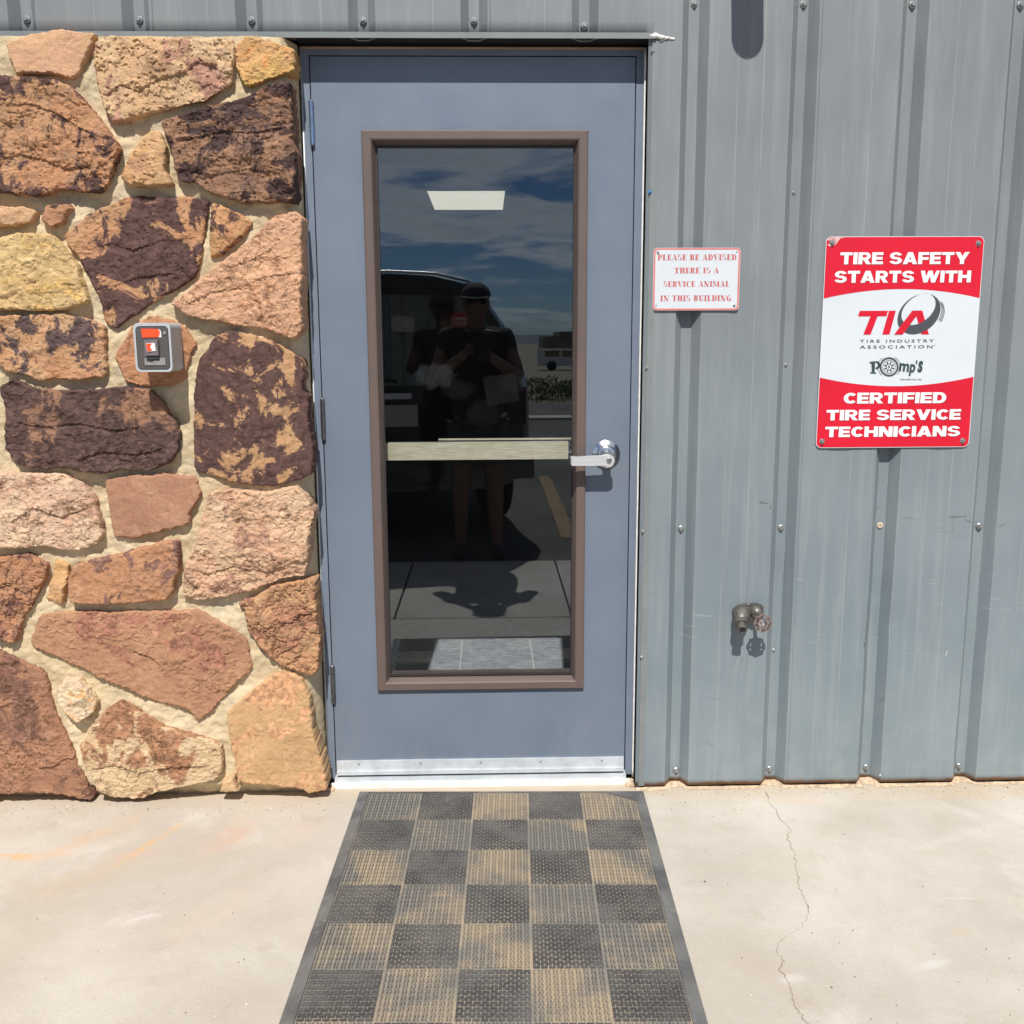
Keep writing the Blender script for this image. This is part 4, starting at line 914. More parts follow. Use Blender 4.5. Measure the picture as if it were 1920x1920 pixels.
# stencil face: heavy stems, hairline serifs, gaps between (unit cap height)
def g_stem(x, w=.30, s=.09): return [[(x, 0), (x+w, 0), (x+w, 1), (x, 1)], [(x-s, 0), (x-.025, 0), (x-.025, .06), (x-s, .05)], [(x-s, .95), (x-.025, .94), (x-.025, 1), (x-s, 1)]]
def g_bowl(cx_, z0, z1, rx, a0=-90, a1=90, thick=.25, thin=.075):
    cz_, rz = (z0+z1)/2, (z1-z0)/2; o_, i_ = [], []
    for k in range(13):
        a = R(a0+(a1-a0)*k/12); o_.append((cx_+rx*math.cos(a), cz_+rz*math.sin(a))); i_.append((cx_+(rx-thick)*math.cos(a), cz_+(rz-thin)*math.sin(a)))
    return [o_+i_[::-1]]
Rq = lambda x0, x1, z0, z1: [(x0, z0), (x1, z0), (x1, z1), (x0, z1)]
def glyph(ch):
    st = g_stem(.09)
    if ch == 'P': return st+g_bowl(.44, .42, 1, .32), .80
    if ch == 'B': return st+g_bowl(.44, .53, 1, .30)+g_bowl(.44, 0, .53, .34), .84
    if ch == 'D': return st+g_bowl(.44, 0, 1, .40), .88
    if ch == 'R': return st+g_bowl(.44, .48, 1, .30)+[[(.44, .48), (.58, .5), (.74, .16), (.82, 0), (.60, 0), (.50, .2)]], .86
    if ch == 'L': return st+[Rq(.42, .70, 0, .05), [(.62, .05), (.70, .05), (.72, .30), (.69, .30)]], .76
    if ch == 'E': return st+[Rq(.42, .70, 0, .05), Rq(.42, .68, .95, 1), Rq(.42, .55, .475, .53), [(.6, .05), (.70, .05), (.72, .28), (.69, .28)], [(.6, .95), (.68, .95), (.69, .74), (.66, .74)], Rq(.54, .57, .36, .65)], .76
    if ch == 'I': return st+[[(.415, 0), (.48, 0), (.48, .05), (.415, .06)], [(.415, .94), (.48, .95), (.48, 1), (.415, 1)]], .50
    if ch == 'H': return st+[Rq(.42, .50, .47, .53)]+g_stem(.53, .30, .0)[:1]+[[(.855, 0), (.92, 0), (.92, .05), (.855, .06)], [(.855, .94), (.92, .95), (.92, 1), (.855, 1)]], .94
    if ch == 'T': return [Rq(.27, .57, 0, 1), Rq(.0, .245, .95, 1), Rq(.595, .84, .95, 1), [(0, .95), (.08, .95), (.02, .70), (-.01, .70)], [(.76, .95), (.84, .95), (.85, .70), (.82, .70)], Rq(.18, .245, 0, .05), Rq(.595, .66, 0, .05)], .86
    if ch == 'A': return [[(.34, 1), (.52, 1), (.86, 0), (.54, 0)], [(.30, .86), (.335, .96), (.14, .05), (.08, .05)], Rq(0, .22, 0, .05), Rq(.24, .42, .27, .32)], .90
    if ch == 'V': return [[(.02, 1), (.34, 1), (.56, .0), (.40, .0)], [(.60, .14), (.56, .04), (.78, .95), (.72, .95)], Rq(.62, .86, .95, 1)], .88
    if ch == 'N': return [Rq(.12, .19, .0, 1), Rq(.02, .30, 0, .05), [(.02, 1), (.32, 1), (.86, 0), (.58, 0)], Rq(.80, .86, .22, .95), Rq(.70, .96, .95, 1)], .98
    if ch == 'M': return [Rq(.10, .17, 0, .95), Rq(.0, .28, 0, .05), [(.02, 1), (.30, 1), (.58, .1), (.46, .1)], [(.60, .2), (.66, .1), (.82, .9), (.78, 1)], Rq(.82, 1.10, 0, 1), Rq(.72, .80, 0, .05), Rq(1.12, 1.18, 0, .05)], 1.2
    if ch == 'S': return g_bowl(.36, .48, 1, .32, 60, 250, .20, .05)+g_bowl(.38, 0, .54, .34, -120, 80, .20, .05)+[[(.58, 1), (.62, 1), (.63, .7), (.60, .7)], [(.06, .3), (.09, .3), (.12, 0), (.07, 0)]], .76
    if ch == 'C': return g_bowl(.46, 0, 1, .42, 65, 295, .28, .05)+[[(.72, 1), (.76, 1), (.78, .66), (.74, .66)]], .84
    if ch == 'G': return g_bowl(.46, 0, 1, .42, 65, 295, .28, .05)+[Rq(.54, .80, .02, .42), Rq(.48, .86, .42, .47), [(.72, 1), (.76, 1), (.78, .7), (.74, .7)]], .92
    if ch == 'U': return [Rq(.10, .40, .25, 1), Rq(.0, .08, .95, 1), Rq(.42, .50, .95, 1), Rq(.70, .76, .25, 1), Rq(.60, .86, .95, 1)]+g_bowl(.43, 0, .5, .33, 180, 360, .16, .08), .88
    return [], .42
def stencil(bm, txt, u0, u1, z0, z1, y):
    x = 0; polys = []
    for ch in txt:
        p, w = glyph(ch); polys += [[(q[0]+x, q[1]) for q in pp] for pp in p]; x += w+.06
    X = x-.06
    for p in polys: flat(bm, [(u0+(u1-u0)*a/X, z0+(z1-z0)*b) for a, b in p], y)

def block(ch):
    st = [Rq(0, .34, 0, 1)]; mir = lambda p, w: [(w-x, z) for x, z in p]
    if ch == 'T': return [Rq(0, 1.02, .76, 1), Rq(.34, .68, 0, .77)], 1.02
    if ch == 'I': return st, .34
    if ch == 'E': return st+[Rq(.33, .92, 0, .23), Rq(.33, .87, .385, .61), Rq(.33, .92, .77, 1)], .92
    if ch == 'F': return st+[Rq(.33, .86, .36, .58), Rq(.33, .90, .77, 1)], .90
    if ch == 'H': return st+[Rq(.33, .76, .38, .63), Rq(.75, 1.09, 0, 1)], 1.09
    if ch == 'N': return [Rq(0, .33, 0, 1), Rq(.77, 1.10, 0, 1), [(.02, 1), (.40, 1), (1.08, 0), (.70, 0)]], 1.10
    if ch == 'R': return st+g_bowl(.60, .36, 1, .42, -90, 90, .33, .21)+[Rq(.33, .605, .79, 1), Rq(.33, .605, .36, .57), [(.42, .37), (.76, .40), (1.08, 0), (.68, 0)]], 1.06
    if ch == 'D': return st+g_bowl(.54, 0, 1, .52, -90, 90, .34, .23)+[Rq(.33, .545, .77, 1), Rq(.33, .545, 0, .23)], 1.06
    if ch == 'C': return g_bowl(.55, 0, 1, .55, 40, 320, .35, .23), 1.0
    if ch == 'S': return g_bowl(.52, .40, 1, .50, 12, 270, .33, .20)+g_bowl(.52, 0, .60, .52, -168, 90, .33, .20), 1.04
    A_ = [(0, 0), (.37, 0), (.66, .80), (.60, 1), (.40, 1)]
    if ch == 'A': return [A_, mir(A_, 1.2), Rq(.30, .90, .17, .38)], 1.2
    Y_ = [(0, 1), (.40, 1), (.62, .62), (.78, .34), (.42, .34)]
    if ch == 'Y': return [Y_, mir(Y_, 1.2), Rq(.43, .77, 0, .38)], 1.2
    V_ = [(0, 1), (.37, 1), (.77, 0), (.41, 0)]
    if ch == 'V': return [V_, mir(V_, 1.18)], 1.18
    if ch == 'W':
        a = [(0, 1), (.34, 1), (.60, 0), (.28, 0)]; b = [(.96, 1), (.66, 1), (.28, 0), (.60, 0)]
        return [a, b, [(x+.66, z) for x, z in a], [(x+.66, z) for x, z in b]], 1.62
    return [], .46
def block_text(bm, txt, u0, u1, z0, z1, y, dx=0, dz=0):
    x = 0; polys = []
    for ch in txt:
        p, w = block(ch); polys += [[(q[0]+x, q[1]) for q in pp] for pp in p]; x += w+(.075 if p else .0)
    X = x-.075
    for k, p in enumerate(polys): flat(bm, [(u0+(u1-u0)*a/X+dx, z0+(z1-z0)*b+dz) for a, b in p], y-(k % 5)*2e-5)

# ------------------------------------------------------------------ sign: service animal
sg = thing('service_animal_sign', 'small white sign with red border: service animal in this building', 'sign', (.632, -.063, 1.56))
AX0, AX1, AZ0, AZ1 = .5078, .7570, 1.4710, 1.6460; YS = -.0680
bm = BM(); prism_y(bm, rrect(AX0, AX1, AZ0, AZ1, .011), YS, YS+.0018); obj('plate', bm, MAT['signwhite'], sg)
bm = BM(); strip(bm, rrect(AX0+.0008, AX1-.0008, AZ0+.0008, AZ1-.0008, .0105), rrect(AX0+.0055, AX1-.0055, AZ0+.0055, AZ1-.0055, .008), YS-.0004); obj('border', face_front(bm), MAT['signedge'], sg)
def SA(u, v): return AX0+(AX1-AX0)*u, AZ1-(AZ1-AZ0)*v
for txt, u0, u1, v0, v1 in (('PLEASE BE ADVISED', .047, .955, .105, .197), ('THERE IS A', .243, .757, .315, .405), ('SERVICE ANIMAL', .118, .885, .531, .620), ('IN THIS BUILDING', .087, .912, .757, .849)):
    a, b = SA(u0, v1), SA(u1, v0); bm = BM(); stencil(bm, txt, a[0], b[0], a[1], b[1], YS-.0005)
    obj('lettering', face_front(bm), MAT['stencil'], sg)
bm = BM(); lathe_y(bm, 0, 0, [(0, -.0030), (.0025, -.0026), (.0035, 0)], 14); lathe_y(bm, 0, 0, [(.0030, -.0004), (.0034, -.0006), (.0042, -.0001)], 14)
s1 = obj('screw', bm, MAT['zinc'], sg); x, z = SA(.05, .075); s1.location = (x, YS, z); x, z = SA(.945, .925); instance(s1, (x, YS, z), sg)
bm = BM(); lathe_y(bm, 0, 0, [(0, -.0003), (.0020, -.0003), (.0020, 0)], 12)
h1 = obj('screw_hole', bm, MAT['gasket'], sg); x, z = SA(.955, .072); h1.location = (x, YS, z); x, z = SA(.04, .92); instance(h1, (x, YS, z), sg)

# ------------------------------------------------------------------ sign: tire safety
ts = thing('tire_safety_sign', 'tall red and white tire safety sign bolted to the metal wall', 'sign', (1.23, -.063, 1.37))
BX0, BX1, BZ0, BZ1 = 1.0010, 1.4590, 1.0705, 1.6765; YT = -.0660
def Q(X, Y):
    v = (Y-57)/1820.; l, r = 135-110*v, 1495-145*v; return BX0+(BX1-BX0)*(X-l)/(r-l), BZ1-(BZ1-BZ0)*v
bm = BM(); prism_y(bm, rrect(BX0, BX1, BZ0, BZ1, .016), YT, YT+.0022); obj('plate', bm, MAT['signwhite'], ts)
y1 = YT-.0004; i_ = .0018
rr_ = rrect(BX0+i_, BX1-i_, BZ0+i_, BZ1-i_, .0148)
def arc_z(x, ze, zm): f = (x-(BX0+BX1)/2)/((BX1-BX0)/2); return zm+(ze-zm)*f*f
zt_e, zt_m = BZ1-(BZ1-BZ0)*.287, BZ1-(BZ1-BZ0)*.243; zb_e, zb_m = BZ1-(BZ1-BZ0)*.658, BZ1-(BZ1-BZ0)*.702
xs_ = [BX0+i_+(BX1-BX0-2*i_)*k/24 for k in range(25)]
top = [p for p in rr_[:14]]                     # right top corner to left top corner
bot = [p for p in rr_[14:]]
bm = BM(); flat(bm, top+[(x, arc_z(x, zt_e, zt_m)) for x in xs_], y1); obj('red_field', face_front(bm), MAT['signred'], ts)
bm = BM(); flat(bm, bot+[(x, arc_z(x, zb_e, zb_m)) for x in xs_[::-1]], y1); obj('red_field', face_front(bm), MAT['signred'], ts)
for txt, X0, X1, Y0, Y1 in (('TIRE SAFETY', 250, 1365, 190, 290), ('STARTS WITH', 200, 1378, 345, 445), ('CERTIFIED', 268, 1160, 1390, 1485), ('TIRE SERVICE', 118, 1285, 1540, 1632), ('TECHNICIANS', 105, 1278, 1688, 1780)):
    a, b = Q(X0, Y1), Q(X1, Y0)
    bm = BM(); bs = BM()
    block_text(bs, txt, a[0], b[0], a[1], b[1], YT-.0006, .0013, -.0014); block_text(bm, txt, a[0], b[0], a[1], b[1], YT-.0010)
    obj('letter_shade', face_front(bs), MAT['signshadow'], ts); obj('lettering', face_front(bm), MAT['signtext'], ts)
# association logo: slanted letters and the tire ring
def qq(l): return [Q(*p) for p in l]
bm = BM()
flat(bm, qq([(418, 683), (660, 683), (645, 730), (570, 730), (507, 887), (445, 887), (508, 730), (400, 730)]), YT-.0007); obj('logo_letter', face_front(bm), MAT['signred'], ts); bm = BM()
flat(bm, qq([(668, 683), (727, 683), (670, 887), (608, 887)]), YT-.0007); obj('logo_letter', face_front(bm), MAT['signred'], ts); bm = BM()
flat(bm, qq([(890, 683), (955, 683), (1010, 887), (945, 887)]), YT-.0007)
obj('logo_letter', face_front(bm), MAT['signred'], ts)
def ell(cx_, cy_, a, b, ang, n=48, a0=0, a1=360):
    out = []
    for k in range(n):
        t = R(a0+(a1-a0)*k/(n if a1-a0 == 360 else n-1)); x, y = a*math.cos(t), b*math.sin(t); out.append((cx_+x*math.cos(ang)-y*math.sin(ang), cy_+x*math.sin(ang)+y*math.cos(ang)))
    return out
bm = BM()
strip(bm, qq(ell(926, 712, 205, 150, R(-38))), qq(ell(922, 672, 168, 108, R(-38))), YT-.0010)
for k in range(3):
    strip(bm, qq(ell(926+14+10*k, 712+10+7*k, 205, 150, R(-38), 24, 2, 62)), qq(ell(926+9+10*k, 712+6+7*k, 205, 150, R(-38), 24, 2, 62)), YT-.0010, False)
obj('logo_tire', face_front(bm), MAT['signgrey'], ts)
bm = BM(); flat(bm, qq([(710, 887), (868, 683), (938, 683), (783, 887)]), YT-.0013); obj('logo_letter', face_front(bm), MAT['signred'], ts)
bm = BM()
for txt, X0, X1, Y0, Y1 in (('TIRE INDUSTRY', 415, 1055, 930, 956), ('ASSOCIATION', 412, 1042, 980, 1007), ('TIRE SERVICE, INC.', 755, 952, 1271, 1286)):
    a, b = Q(X0, Y1), Q(X1, Y0); put_text(bm, font_mesh(txt, b[1]-a[1], b[0]-a[0], .012, 0, 1.45 if X0 < 500 else 1.05), (a[0]+b[0])/2, (a[1]+b[1])/2, YT-.0007)
    obj('small_print', face_front(bm), MAT['signgrey'], ts); bm = BM()
flat(bm, qq(ell(1058, 983, 5, 4, 0, 10)), YT-.0007)
obj('small_print', face_front(bm), MAT['signgrey'], ts)
bm = BM()      # the tire company's name with a wheel for its O
flat(bm, qq([(497, 1122), (545, 1115), (545, 1130), (540, 1212), (553, 1216), (552, 1226), (500, 1222), (502, 1212), (516, 1208), (512, 1135), (498, 1136)]), YT-.0007)
strip(bm, qq(ell(552, 1150, 36, 36, 0, 20, -95, 95)), qq(ell(548, 1150, 20, 21, 0, 20, -95, 95)), YT-.0008, False)
for txt, X, Y, w, h, ro in (('m', 795, 1172, 92, 72, -.10), ('p', 865, 1196, 56, 104, -.10), ("'", 902, 1128, 15, 34, -.1), ('s', 935, 1166, 48, 102, -.08)):
    obj('company_letter', face_front(bm), MAT['signgreen'], ts); bm = BM(); c0, c1 = Q(X-w/2, Y+h/2), Q(X+w/2, Y-h/2); put_text(bm, font_mesh(txt, c1[1]-c0[1], c1[0]-c0[0], .035), (c0[0]+c1[0])/2, (c0[1]+c1[1])/2, YT-.0008, ro)
obj('company_letter', face_front(bm), MAT['signgreen'], ts)
bm = BM()
strip(bm, qq(ell(665, 1166, 82, 84, 0)), qq(ell(665, 1166, 66, 68, 0)), YT-.0008); strip(bm, qq(ell(665, 1166, 56, 58, 0)), qq(ell(665, 1166, 52, 54, 0)), YT-.0008)
for k in range(8):
    t = R(22+k*45); c_ = (665+32*math.cos(t), 1166+33*math.sin(t)); flat(bm, qq(ell(c_[0], c_[1], 15, 7, t, 10)), YT-.0008)
flat(bm, qq(ell(665, 1166, 9, 9, 0, 12)), YT-.0008)
for a0, a1 in ((130, 235), (-60, 45)): strip(bm, qq(ell(665, 1166, 99, 97, 0, 20, a0, a1)), qq(ell(665, 1166, 95, 93, 0, 20, a0, a1)), YT-.0008, False)
obj('wheel_mark', face_front(bm), MAT['signgrey'], ts)
bm = BM(); flat(bm, qq([(140, 75), (165, 58), (300, 62), (250, 78), (225, 118), (175, 142), (145, 130), (180, 100), (215, 82), (150, 92)]), YT-.0008); obj('peeled_corner', face_front(bm), simple('peeled_paint', (.62, .40, .38), .6, var=.4, vs=120), ts)
bm = BM(); lathe_y(bm, 0, 0, [(0, -.0022), (.0065, -.0020), (.0082, 0)], 18); lathe_y(bm, 0, 0, [(0, -.0080), (.0038, -.0080), (.0045, -.0072), (.0045, -.0015)], 6)
b0 = None
for X, Y in ((185, 110), (1440, 118), (80, 1818), (1297, 1822)):
    x, z = Q(X, Y)
    if b0 is None: b0 = obj('bolt', bm, MAT['zinc'], ts); b0.location = (x, YT-.0006, z)
    else: instance(b0, (x, YT-.0006, z), ts)

# ------------------------------------------------------------------ grey box on the stones
kb = thing('alarm_box', 'small grey box with bronze face and orange red label mounted on the stones', 'alarm box', (-.88, -.11, 1.375))
KX0, KX1, KZ0, KZ1, KY = -.929, -.829, 1.3080, 1.4400, -.2000
bm = BM(); prism_y(bm, rrect(KX0, KX1, KZ0, KZ1, .014), KY, -.085)
obj('housing', bm, MAT['boxgrey'], kb, bevel=.003)
bm = BM(); prism_y(bm, rrect(KX0+.0075, KX1-.0075, KZ0+.008, KZ1-.0105, .010), KY-.0012, KY+.004); obj('face_plate', bm, MAT['boxface'], kb)
bm = BM(); strip(bm, rrect(KX0+.0058, KX1-.0058, KZ0+.0062, KZ1-.0085, .0115), rrect(KX0+.0075, KX1-.0075, KZ0+.008, KZ1-.0105, .010), KY-.0004); obj('face_gasket', face_front(bm), MAT['black'], kb)
def K(X, Y): return KX0+(KX1-KX0)*(X-165)/(868-165), KZ1-(KZ1-KZ0)*(Y-135)/(1035-135)
def kb_flat(name, poly, m, y0, y1): bm = BM(); prism_y(bm, [K(*p) for p in poly], y0, y1); return obj(name, bm, m, kb)
kb_flat('label', [(318, 240), (640, 248), (668, 285), (672, 330), (640, 398), (335, 405)], MAT['orange'], KY-.0028, KY)
kb_flat('label_end', [(642, 246), (675, 262), (697, 300), (697, 400), (642, 400), (674, 330), (670, 285)], MAT['labelwhite'], KY-.0026, KY)
bm = BM(); a, b = K(385, 730), K(640, 440); prism_y(bm, rrect(a[0], b[0], a[1], b[1], .003), KY-.013, KY); obj('button_housing', bm, MAT['boxbtn'], kb, bevel=.002)
kb_flat('button', [(420, 510), (500, 505), (535, 500), (590, 505), (604, 645), (520, 655), (440, 662)], MAT['labelwhite'], KY-.0152, KY-.012)
kb_flat('button_flag', [(425, 515), (535, 512), (495, 570), (535, 640), (445, 655)], MAT['orange'], KY-.0160, KY-.014)
bm = BM(); a, b = K(348, 910), K(745, 775); prism_y(bm, rrect(a[0], b[0], a[1], b[1], .002), KY-.0036, KY); obj('name_plate', bm, MAT['labelgrey'], kb)
kb_flat('name_plate_print', [(390, 800), (640, 790), (640, 825), (520, 830), (500, 850), (440, 850), (430, 830), (395, 840)], MAT['gasket'], KY-.0042, KY-.003)
a = K(760, 320); bm = BM(); lathe_y(bm, a[0], a[1], [(0, KY-.004), (.0042, KY-.004), (.0050, KY-.0012)], 16); obj('face_screw', bm, MAT['labelgrey'], kb)

# ------------------------------------------------------------------ hose tap
fc = thing('hose_tap', 'weathered metal hose tap with a scalloped round handwheel on the metal wall', 'tap', (.81, -.061, .57))
FX, FZ, FY = .8205, .5720, -.0615
bm = BM()      # cast body: two lobes and a neck
prism_y(bm, [(FX+.044*math.cos(R(a))*(1 if 90 < a < 270 else .86)+(-.006 if 90 < a < 270 else .006), FZ+.006+.021*math.sin(R(a))+.0045*math.cos(R(a))) for a in range(0, 360, 12)], FY-.012, FY)
obj('flange', bm, MAT['brass'], fc, bevel=.004)
bm = BM(); tube(bm, [(.800, FY-.006, .572), (.796, FY-.022, .569), (.790, FY-.036, .563), (.787, FY-.046, .557), (.786, FY-.052, .553)], [.0255, .0265, .0250, .0205, .0180], 24); obj('body', bm, MAT['brass'], fc, smooth_=True)
bm = BM(); tube(bm, [(.786, FY-.050, .5545), (.7855, FY-.052, .5535), (.785, FY-.060, .5490), (.7848, FY-.062, .5480)], [.0195, .0202, .0202, .0180], 24); obj('collar', bm, MAT['brass'], fc, auto=40)
bm = BM()
pts, rd = [], []
for k in range(17): f = k/16; pts.append((.7848-.0015*f, FY-.060-.018*f, .5480-.0095*f)); rd.append(.0134+(.0009 if k % 2 else -.0004))
tube(bm, pts, rd, 24, cap=False); obj('threaded_spout', bm, MAT['brass'], fc, smooth_=True)
bm = BM(); d = Vector((-.0015, -.018, -.0095)).normalized(); p = Vector((.7833, FY-.0782, .5384)); tube(bm, [p, p+d*.0006], .0092, 20); obj('spout_bore', bm, MAT['black'], fc)
bm = BM(); d = d*1; c_ = p; ring_o, ring_i = [], []
s_ = d.cross(Vector((0, 0, 1))).normalized(); w_ = s_.cross(d)
for k in range(24):
    t = 2*math.pi*k/24; q = s_*math.cos(t)+w_*math.sin(t); ring_o.append(bm.verts.new(c_+q*.0132)); ring_i.append(bm.verts.new(c_+q*.0090))
for k in range(24): bm.faces.new((ring_o[k], ring_o[(k+1) % 24], ring_i[(k+1) % 24], ring_i[k]))
obj('spout_rim', bm, MAT['brass'], fc)
bm = BM(); tube(bm, [(.838, FY-.004, .578), (.839, FY-.026, .573), (.840, FY-.038, .567)], [.0225, .0215, .0155], 20); obj('bonnet', bm, MAT['brass'], fc, smooth_=True)
bm = BM(); tube(bm, [(.840, FY-.036, .567), (.8425, FY-.074, .5575)], .0058, 14); obj('stem', bm, MAT['brass'], fc, smooth_=True)
bm = BM(); box(bm, .800, .838, FY-.030, FY-.004, .556, .590); obj('body_web', bm, MAT['brass'], fc, bevel=.007)
bm = BM(); lathe_y(bm, .815, .5975, [(0, FY-.0155), (.0040, FY-.0155), (.0052, FY-.010)], 14); obj('flange_screw', bm, MAT['zinc'], fc)
wl = bpy.data.objects.new('handwheel', None); COL.objects.link(wl); attach(wl, fc)
WX, WZ, WY = .8435, .5560, FY-.074
bm = BM(); n = 96; ro, ri = [], []
NB = 8
for k in range(n):
    t = 2*math.pi*k/n; sc = abs(math.sin(NB/2*t)); r_ = .0295-.0036*sc; ro.append((WX+r_*math.cos(t), WZ+r_*math.sin(t))); ri.append((WX+(r_-.0048)*math.cos(t), WZ+(r_-.0048)*math.sin(t)))
def ring3(bm, a, b, y0, y1):
    v = [[bm.verts.new((x, y, z)) for x, z in q] for q, y in ((a, y0), (b, y0), (b, y1), (a, y1))]; m_ = len(a)
    for i in range(4):
        for k in range(m_): bm.faces.new((v[i][k], v[i][(k+1) % m_], v[(i+1) % 4][(k+1) % m_], v[(i+1) % 4][k]))
    bmesh.ops.recalc_face_normals(bm, faces=bm.faces[:])
ring3(bm, ro, ri, WY-.004, WY+.004); obj('wheel_rim', bm, MAT['pinkmetal'], wl, auto=40)
bm = BM(); ring3(bm, ell(WX, WZ, .0150, .0150, 0, 32), ell(WX, WZ, .0112, .0112, 0, 32), WY-.006, WY+.003); obj('wheel_hub', bm, MAT['pinkmetal'], wl, auto=40)
sp0 = None
for k in range(NB):
    t = 2*math.pi*k/NB; bm = BM(); tube(bm, [(WX+.0135*math.cos(t), WY-.001, WZ+.0135*math.sin(t)), (WX+.0268*math.cos(t), WY, WZ+.0268*math.sin(t))], .0020, 8); obj('wheel_spoke', bm, MAT['pinkmetal'], wl, smooth_=True)
bm = BM(); lathe_y(bm, WX, WZ, [(0, WY-.0105), (.0040, WY-.0102), (.0068, WY-.0065), (.0068, WY-.003), (.0112, WY-.002), (.0112, WY+.002)], 20); obj('wheel_screw', bm, MAT['chrome'], wl, auto=40)

# ------------------------------------------------------------------ rubber door mat (built in its own axes: x across, y away from the wall is negative)
MW, ML = .885, 1.437
c0 = at_z(669, 1481, .008); c1 = at_z(1209, 1480, .008)
mrz = math.atan2(c1.y-c0.y, c1.x-c0.x)
mat_ = thing('door_mat', 'black rubber mat with a checkerboard of ribbed squares in front of the door', 'door mat', (c0.x+.009, c0.y, 0), mrz)
ma = dict(parent=mat_, keep_local=True)
obj('mat_base', boxbm(.03, MW-.03, -ML+.03, -.018, .001, .0055), MAT['dust'], **ma)
BW = .032
def edge_bar(a, b, ia, ib):
    bm = BM(); A, B, IA, IB = (Vector((*p, 0)) for p in (a, b, ia, ib)); M1, M2 = A.lerp(IA, .80), B.lerp(IB, .80)
    pr = [[(A, 0), (A, .0022), (M1, .0095), (M1.lerp(IA, .5), .0095), (IA, .0105), (IA, 0)], [(B, 0), (B, .0022), (M2, .0095), (M2.lerp(IB, .5), .0095), (IB, .0105), (IB, 0)]]
    v = [[bm.verts.new((p.x, p.y, z)) for p, z in q] for q in pr]; n = len(v[0])
    for k in range(n): bm.faces.new((v[0][k], v[0][(k+1) % n], v[1][(k+1) % n], v[1][k]))
    bm.faces.new(v[0][::-1]); bm.faces.new(v[1]); bmesh.ops.recalc_face_normals(bm, faces=bm.faces[:])
    obj('mat_edge', bm, MAT['rubedge'], **ma)
b_ = BW
edge_bar((0, 0), (MW, 0), (b_, -.020), (MW-b_, -.020)); edge_bar((MW, 0), (MW, -ML), (MW-b_, -.020), (MW-b_, -ML+b_)); edge_bar((MW, -ML), (0, -ML), (MW-b_, -ML+b_), (b_, -ML+b_)); edge_bar((0, -ML), (0, 0), (b_, -ML+b_), (b_, -.020))
NC, NR = 5, 8
cw, ch = (MW-2*BW)/NC, (ML-.020-BW)/NR
def tile_mesh(w, h, along):
    """offset dashes with slightly bowed tops; along=True runs them away from the wall"""
    bm = BM(); L, Wd = (h, w) if along else (w, h); rows = 19; pitch = Wd/rows; nd = 9; dl = L/nd; rt = random.Random(2 if along else 9)
    for r_ in range(rows):
        c = -Wd/2+pitch*(r_+.5); off = (r_ % 2)*dl/2
        for k in range(-1, nd+1):
            a, b = -L/2+k*dl+off+dl*.07, -L/2+(k+1)*dl+off-dl*.07
            a, b = max(a, -L/2+.001), min(b, L/2-.001)
            if b-a < .003: continue
            hw = pitch*(.225 if along else .26); z = .0098+rt.uniform(-.0006, .0006); bow = pitch*.16*(1 if r_ % 2 else -1)
            pts = [(a, -hw), (a+(b-a)*.3, -hw+bow), (a+(b-a)*.7, -hw+bow), (b, -hw), (b, hw), (a+(b-a)*.7, hw+bow), (a+(b-a)*.3, hw+bow), (a, hw)]
            lo = [bm.verts.new((x, c+y, .004) if not along else (c+y, x, .004)) for x, y in pts]; hi = [bm.verts.new((x*.5+x*.5, c+y*.82, z) if not along else (c+y*.82, x, z)) for x, y in pts]
            n_ = len(pts)
            for q in range(n_): bm.faces.new((lo[q], lo[(q+1) % n_], hi[(q+1) % n_], hi[q]))
            bm.faces.new(hi)
    bmesh.ops.recalc_face_normals(bm, faces=bm.faces[:])
    return bm
proto = {}
for i in range(NC):
    for j in range(NR):
        al = (i+j) % 2 == 0; loc = (BW+cw*(i+.5), -.020-ch*(j+.5), 0)
        if al not in proto:
            proto[al] = obj('mat_square', tile_mesh(cw-.0035, ch-.0035, al), MAT['rub2' if al else 'rub'], **ma); proto[al].location = loc
        else: instance(proto[al], loc, mat_, keep_local=True)
bm = BM(); v = [(MW-BW, -.0205), (MW-BW, -.075), (MW-BW-.085, -.0205)]; lo = [bm.verts.new((*p, .004)) for p in v]; hi = [bm.verts.new((*p, .0108)) for p in v]
bm.faces.new(hi); [bm.faces.new((lo[k], lo[(k+1) % 3], hi[(k+1) % 3], hi[k])) for k in range(3)]; bmesh.ops.recalc_face_normals(bm, faces=bm.faces[:])
obj('mat_corner', bm, MAT['rubedge'], **ma)

# ------------------------------------------------------------------ what the door glass mirrors: photographer, van, lot and land behind
PX, PY = -.035, -3.26
per = thing('person', 'person in black cap and T-shirt and dark shorts holding up a phone', 'person', (PX, PY, 0))
def skin_obj(name, verts, edges, rad, m, roots=(0,), sub=2, parent=per):
    me = bpy.data.meshes.new(name); me.from_pydata([(PX+x, PY+y, z) for x, y, z in verts], edges, []); me.materials.append(m)
    o = bpy.data.objects.new(name, me); COL.objects.link(o)
    sk = o.modifiers.new('skin', 'SKIN'); sk.use_smooth_shade = True
    lay = me.skin_vertices[0].data
    for i, r in enumerate(rad): lay[i].radius = (r if isinstance(r, tuple) else (r, r)); lay[i].use_root = i in roots
    sb = o.modifiers.new('sub', 'SUBSURF'); sb.levels = sub; sb.render_levels = sub
    attach(o, parent); return o
bv = [(0, 0, .94), (0, .01, 1.08), (0, .01, 1.22), (0, 0, 1.36), (0, .0, 1.45), (0, .02, 1.51), (0, .035, 1.555), (0, .03, 1.60), (0, .025, 1.66), (0, .02, 1.695)]
br = [(.12, .085), (.125, .09), (.155, .11), (.16, .105), (.075, .07), (.058, .058), (.068, .078), (.079, .095), (.078, .095), (.055, .07)]
be = [(i, i+1) for i in range(9)]
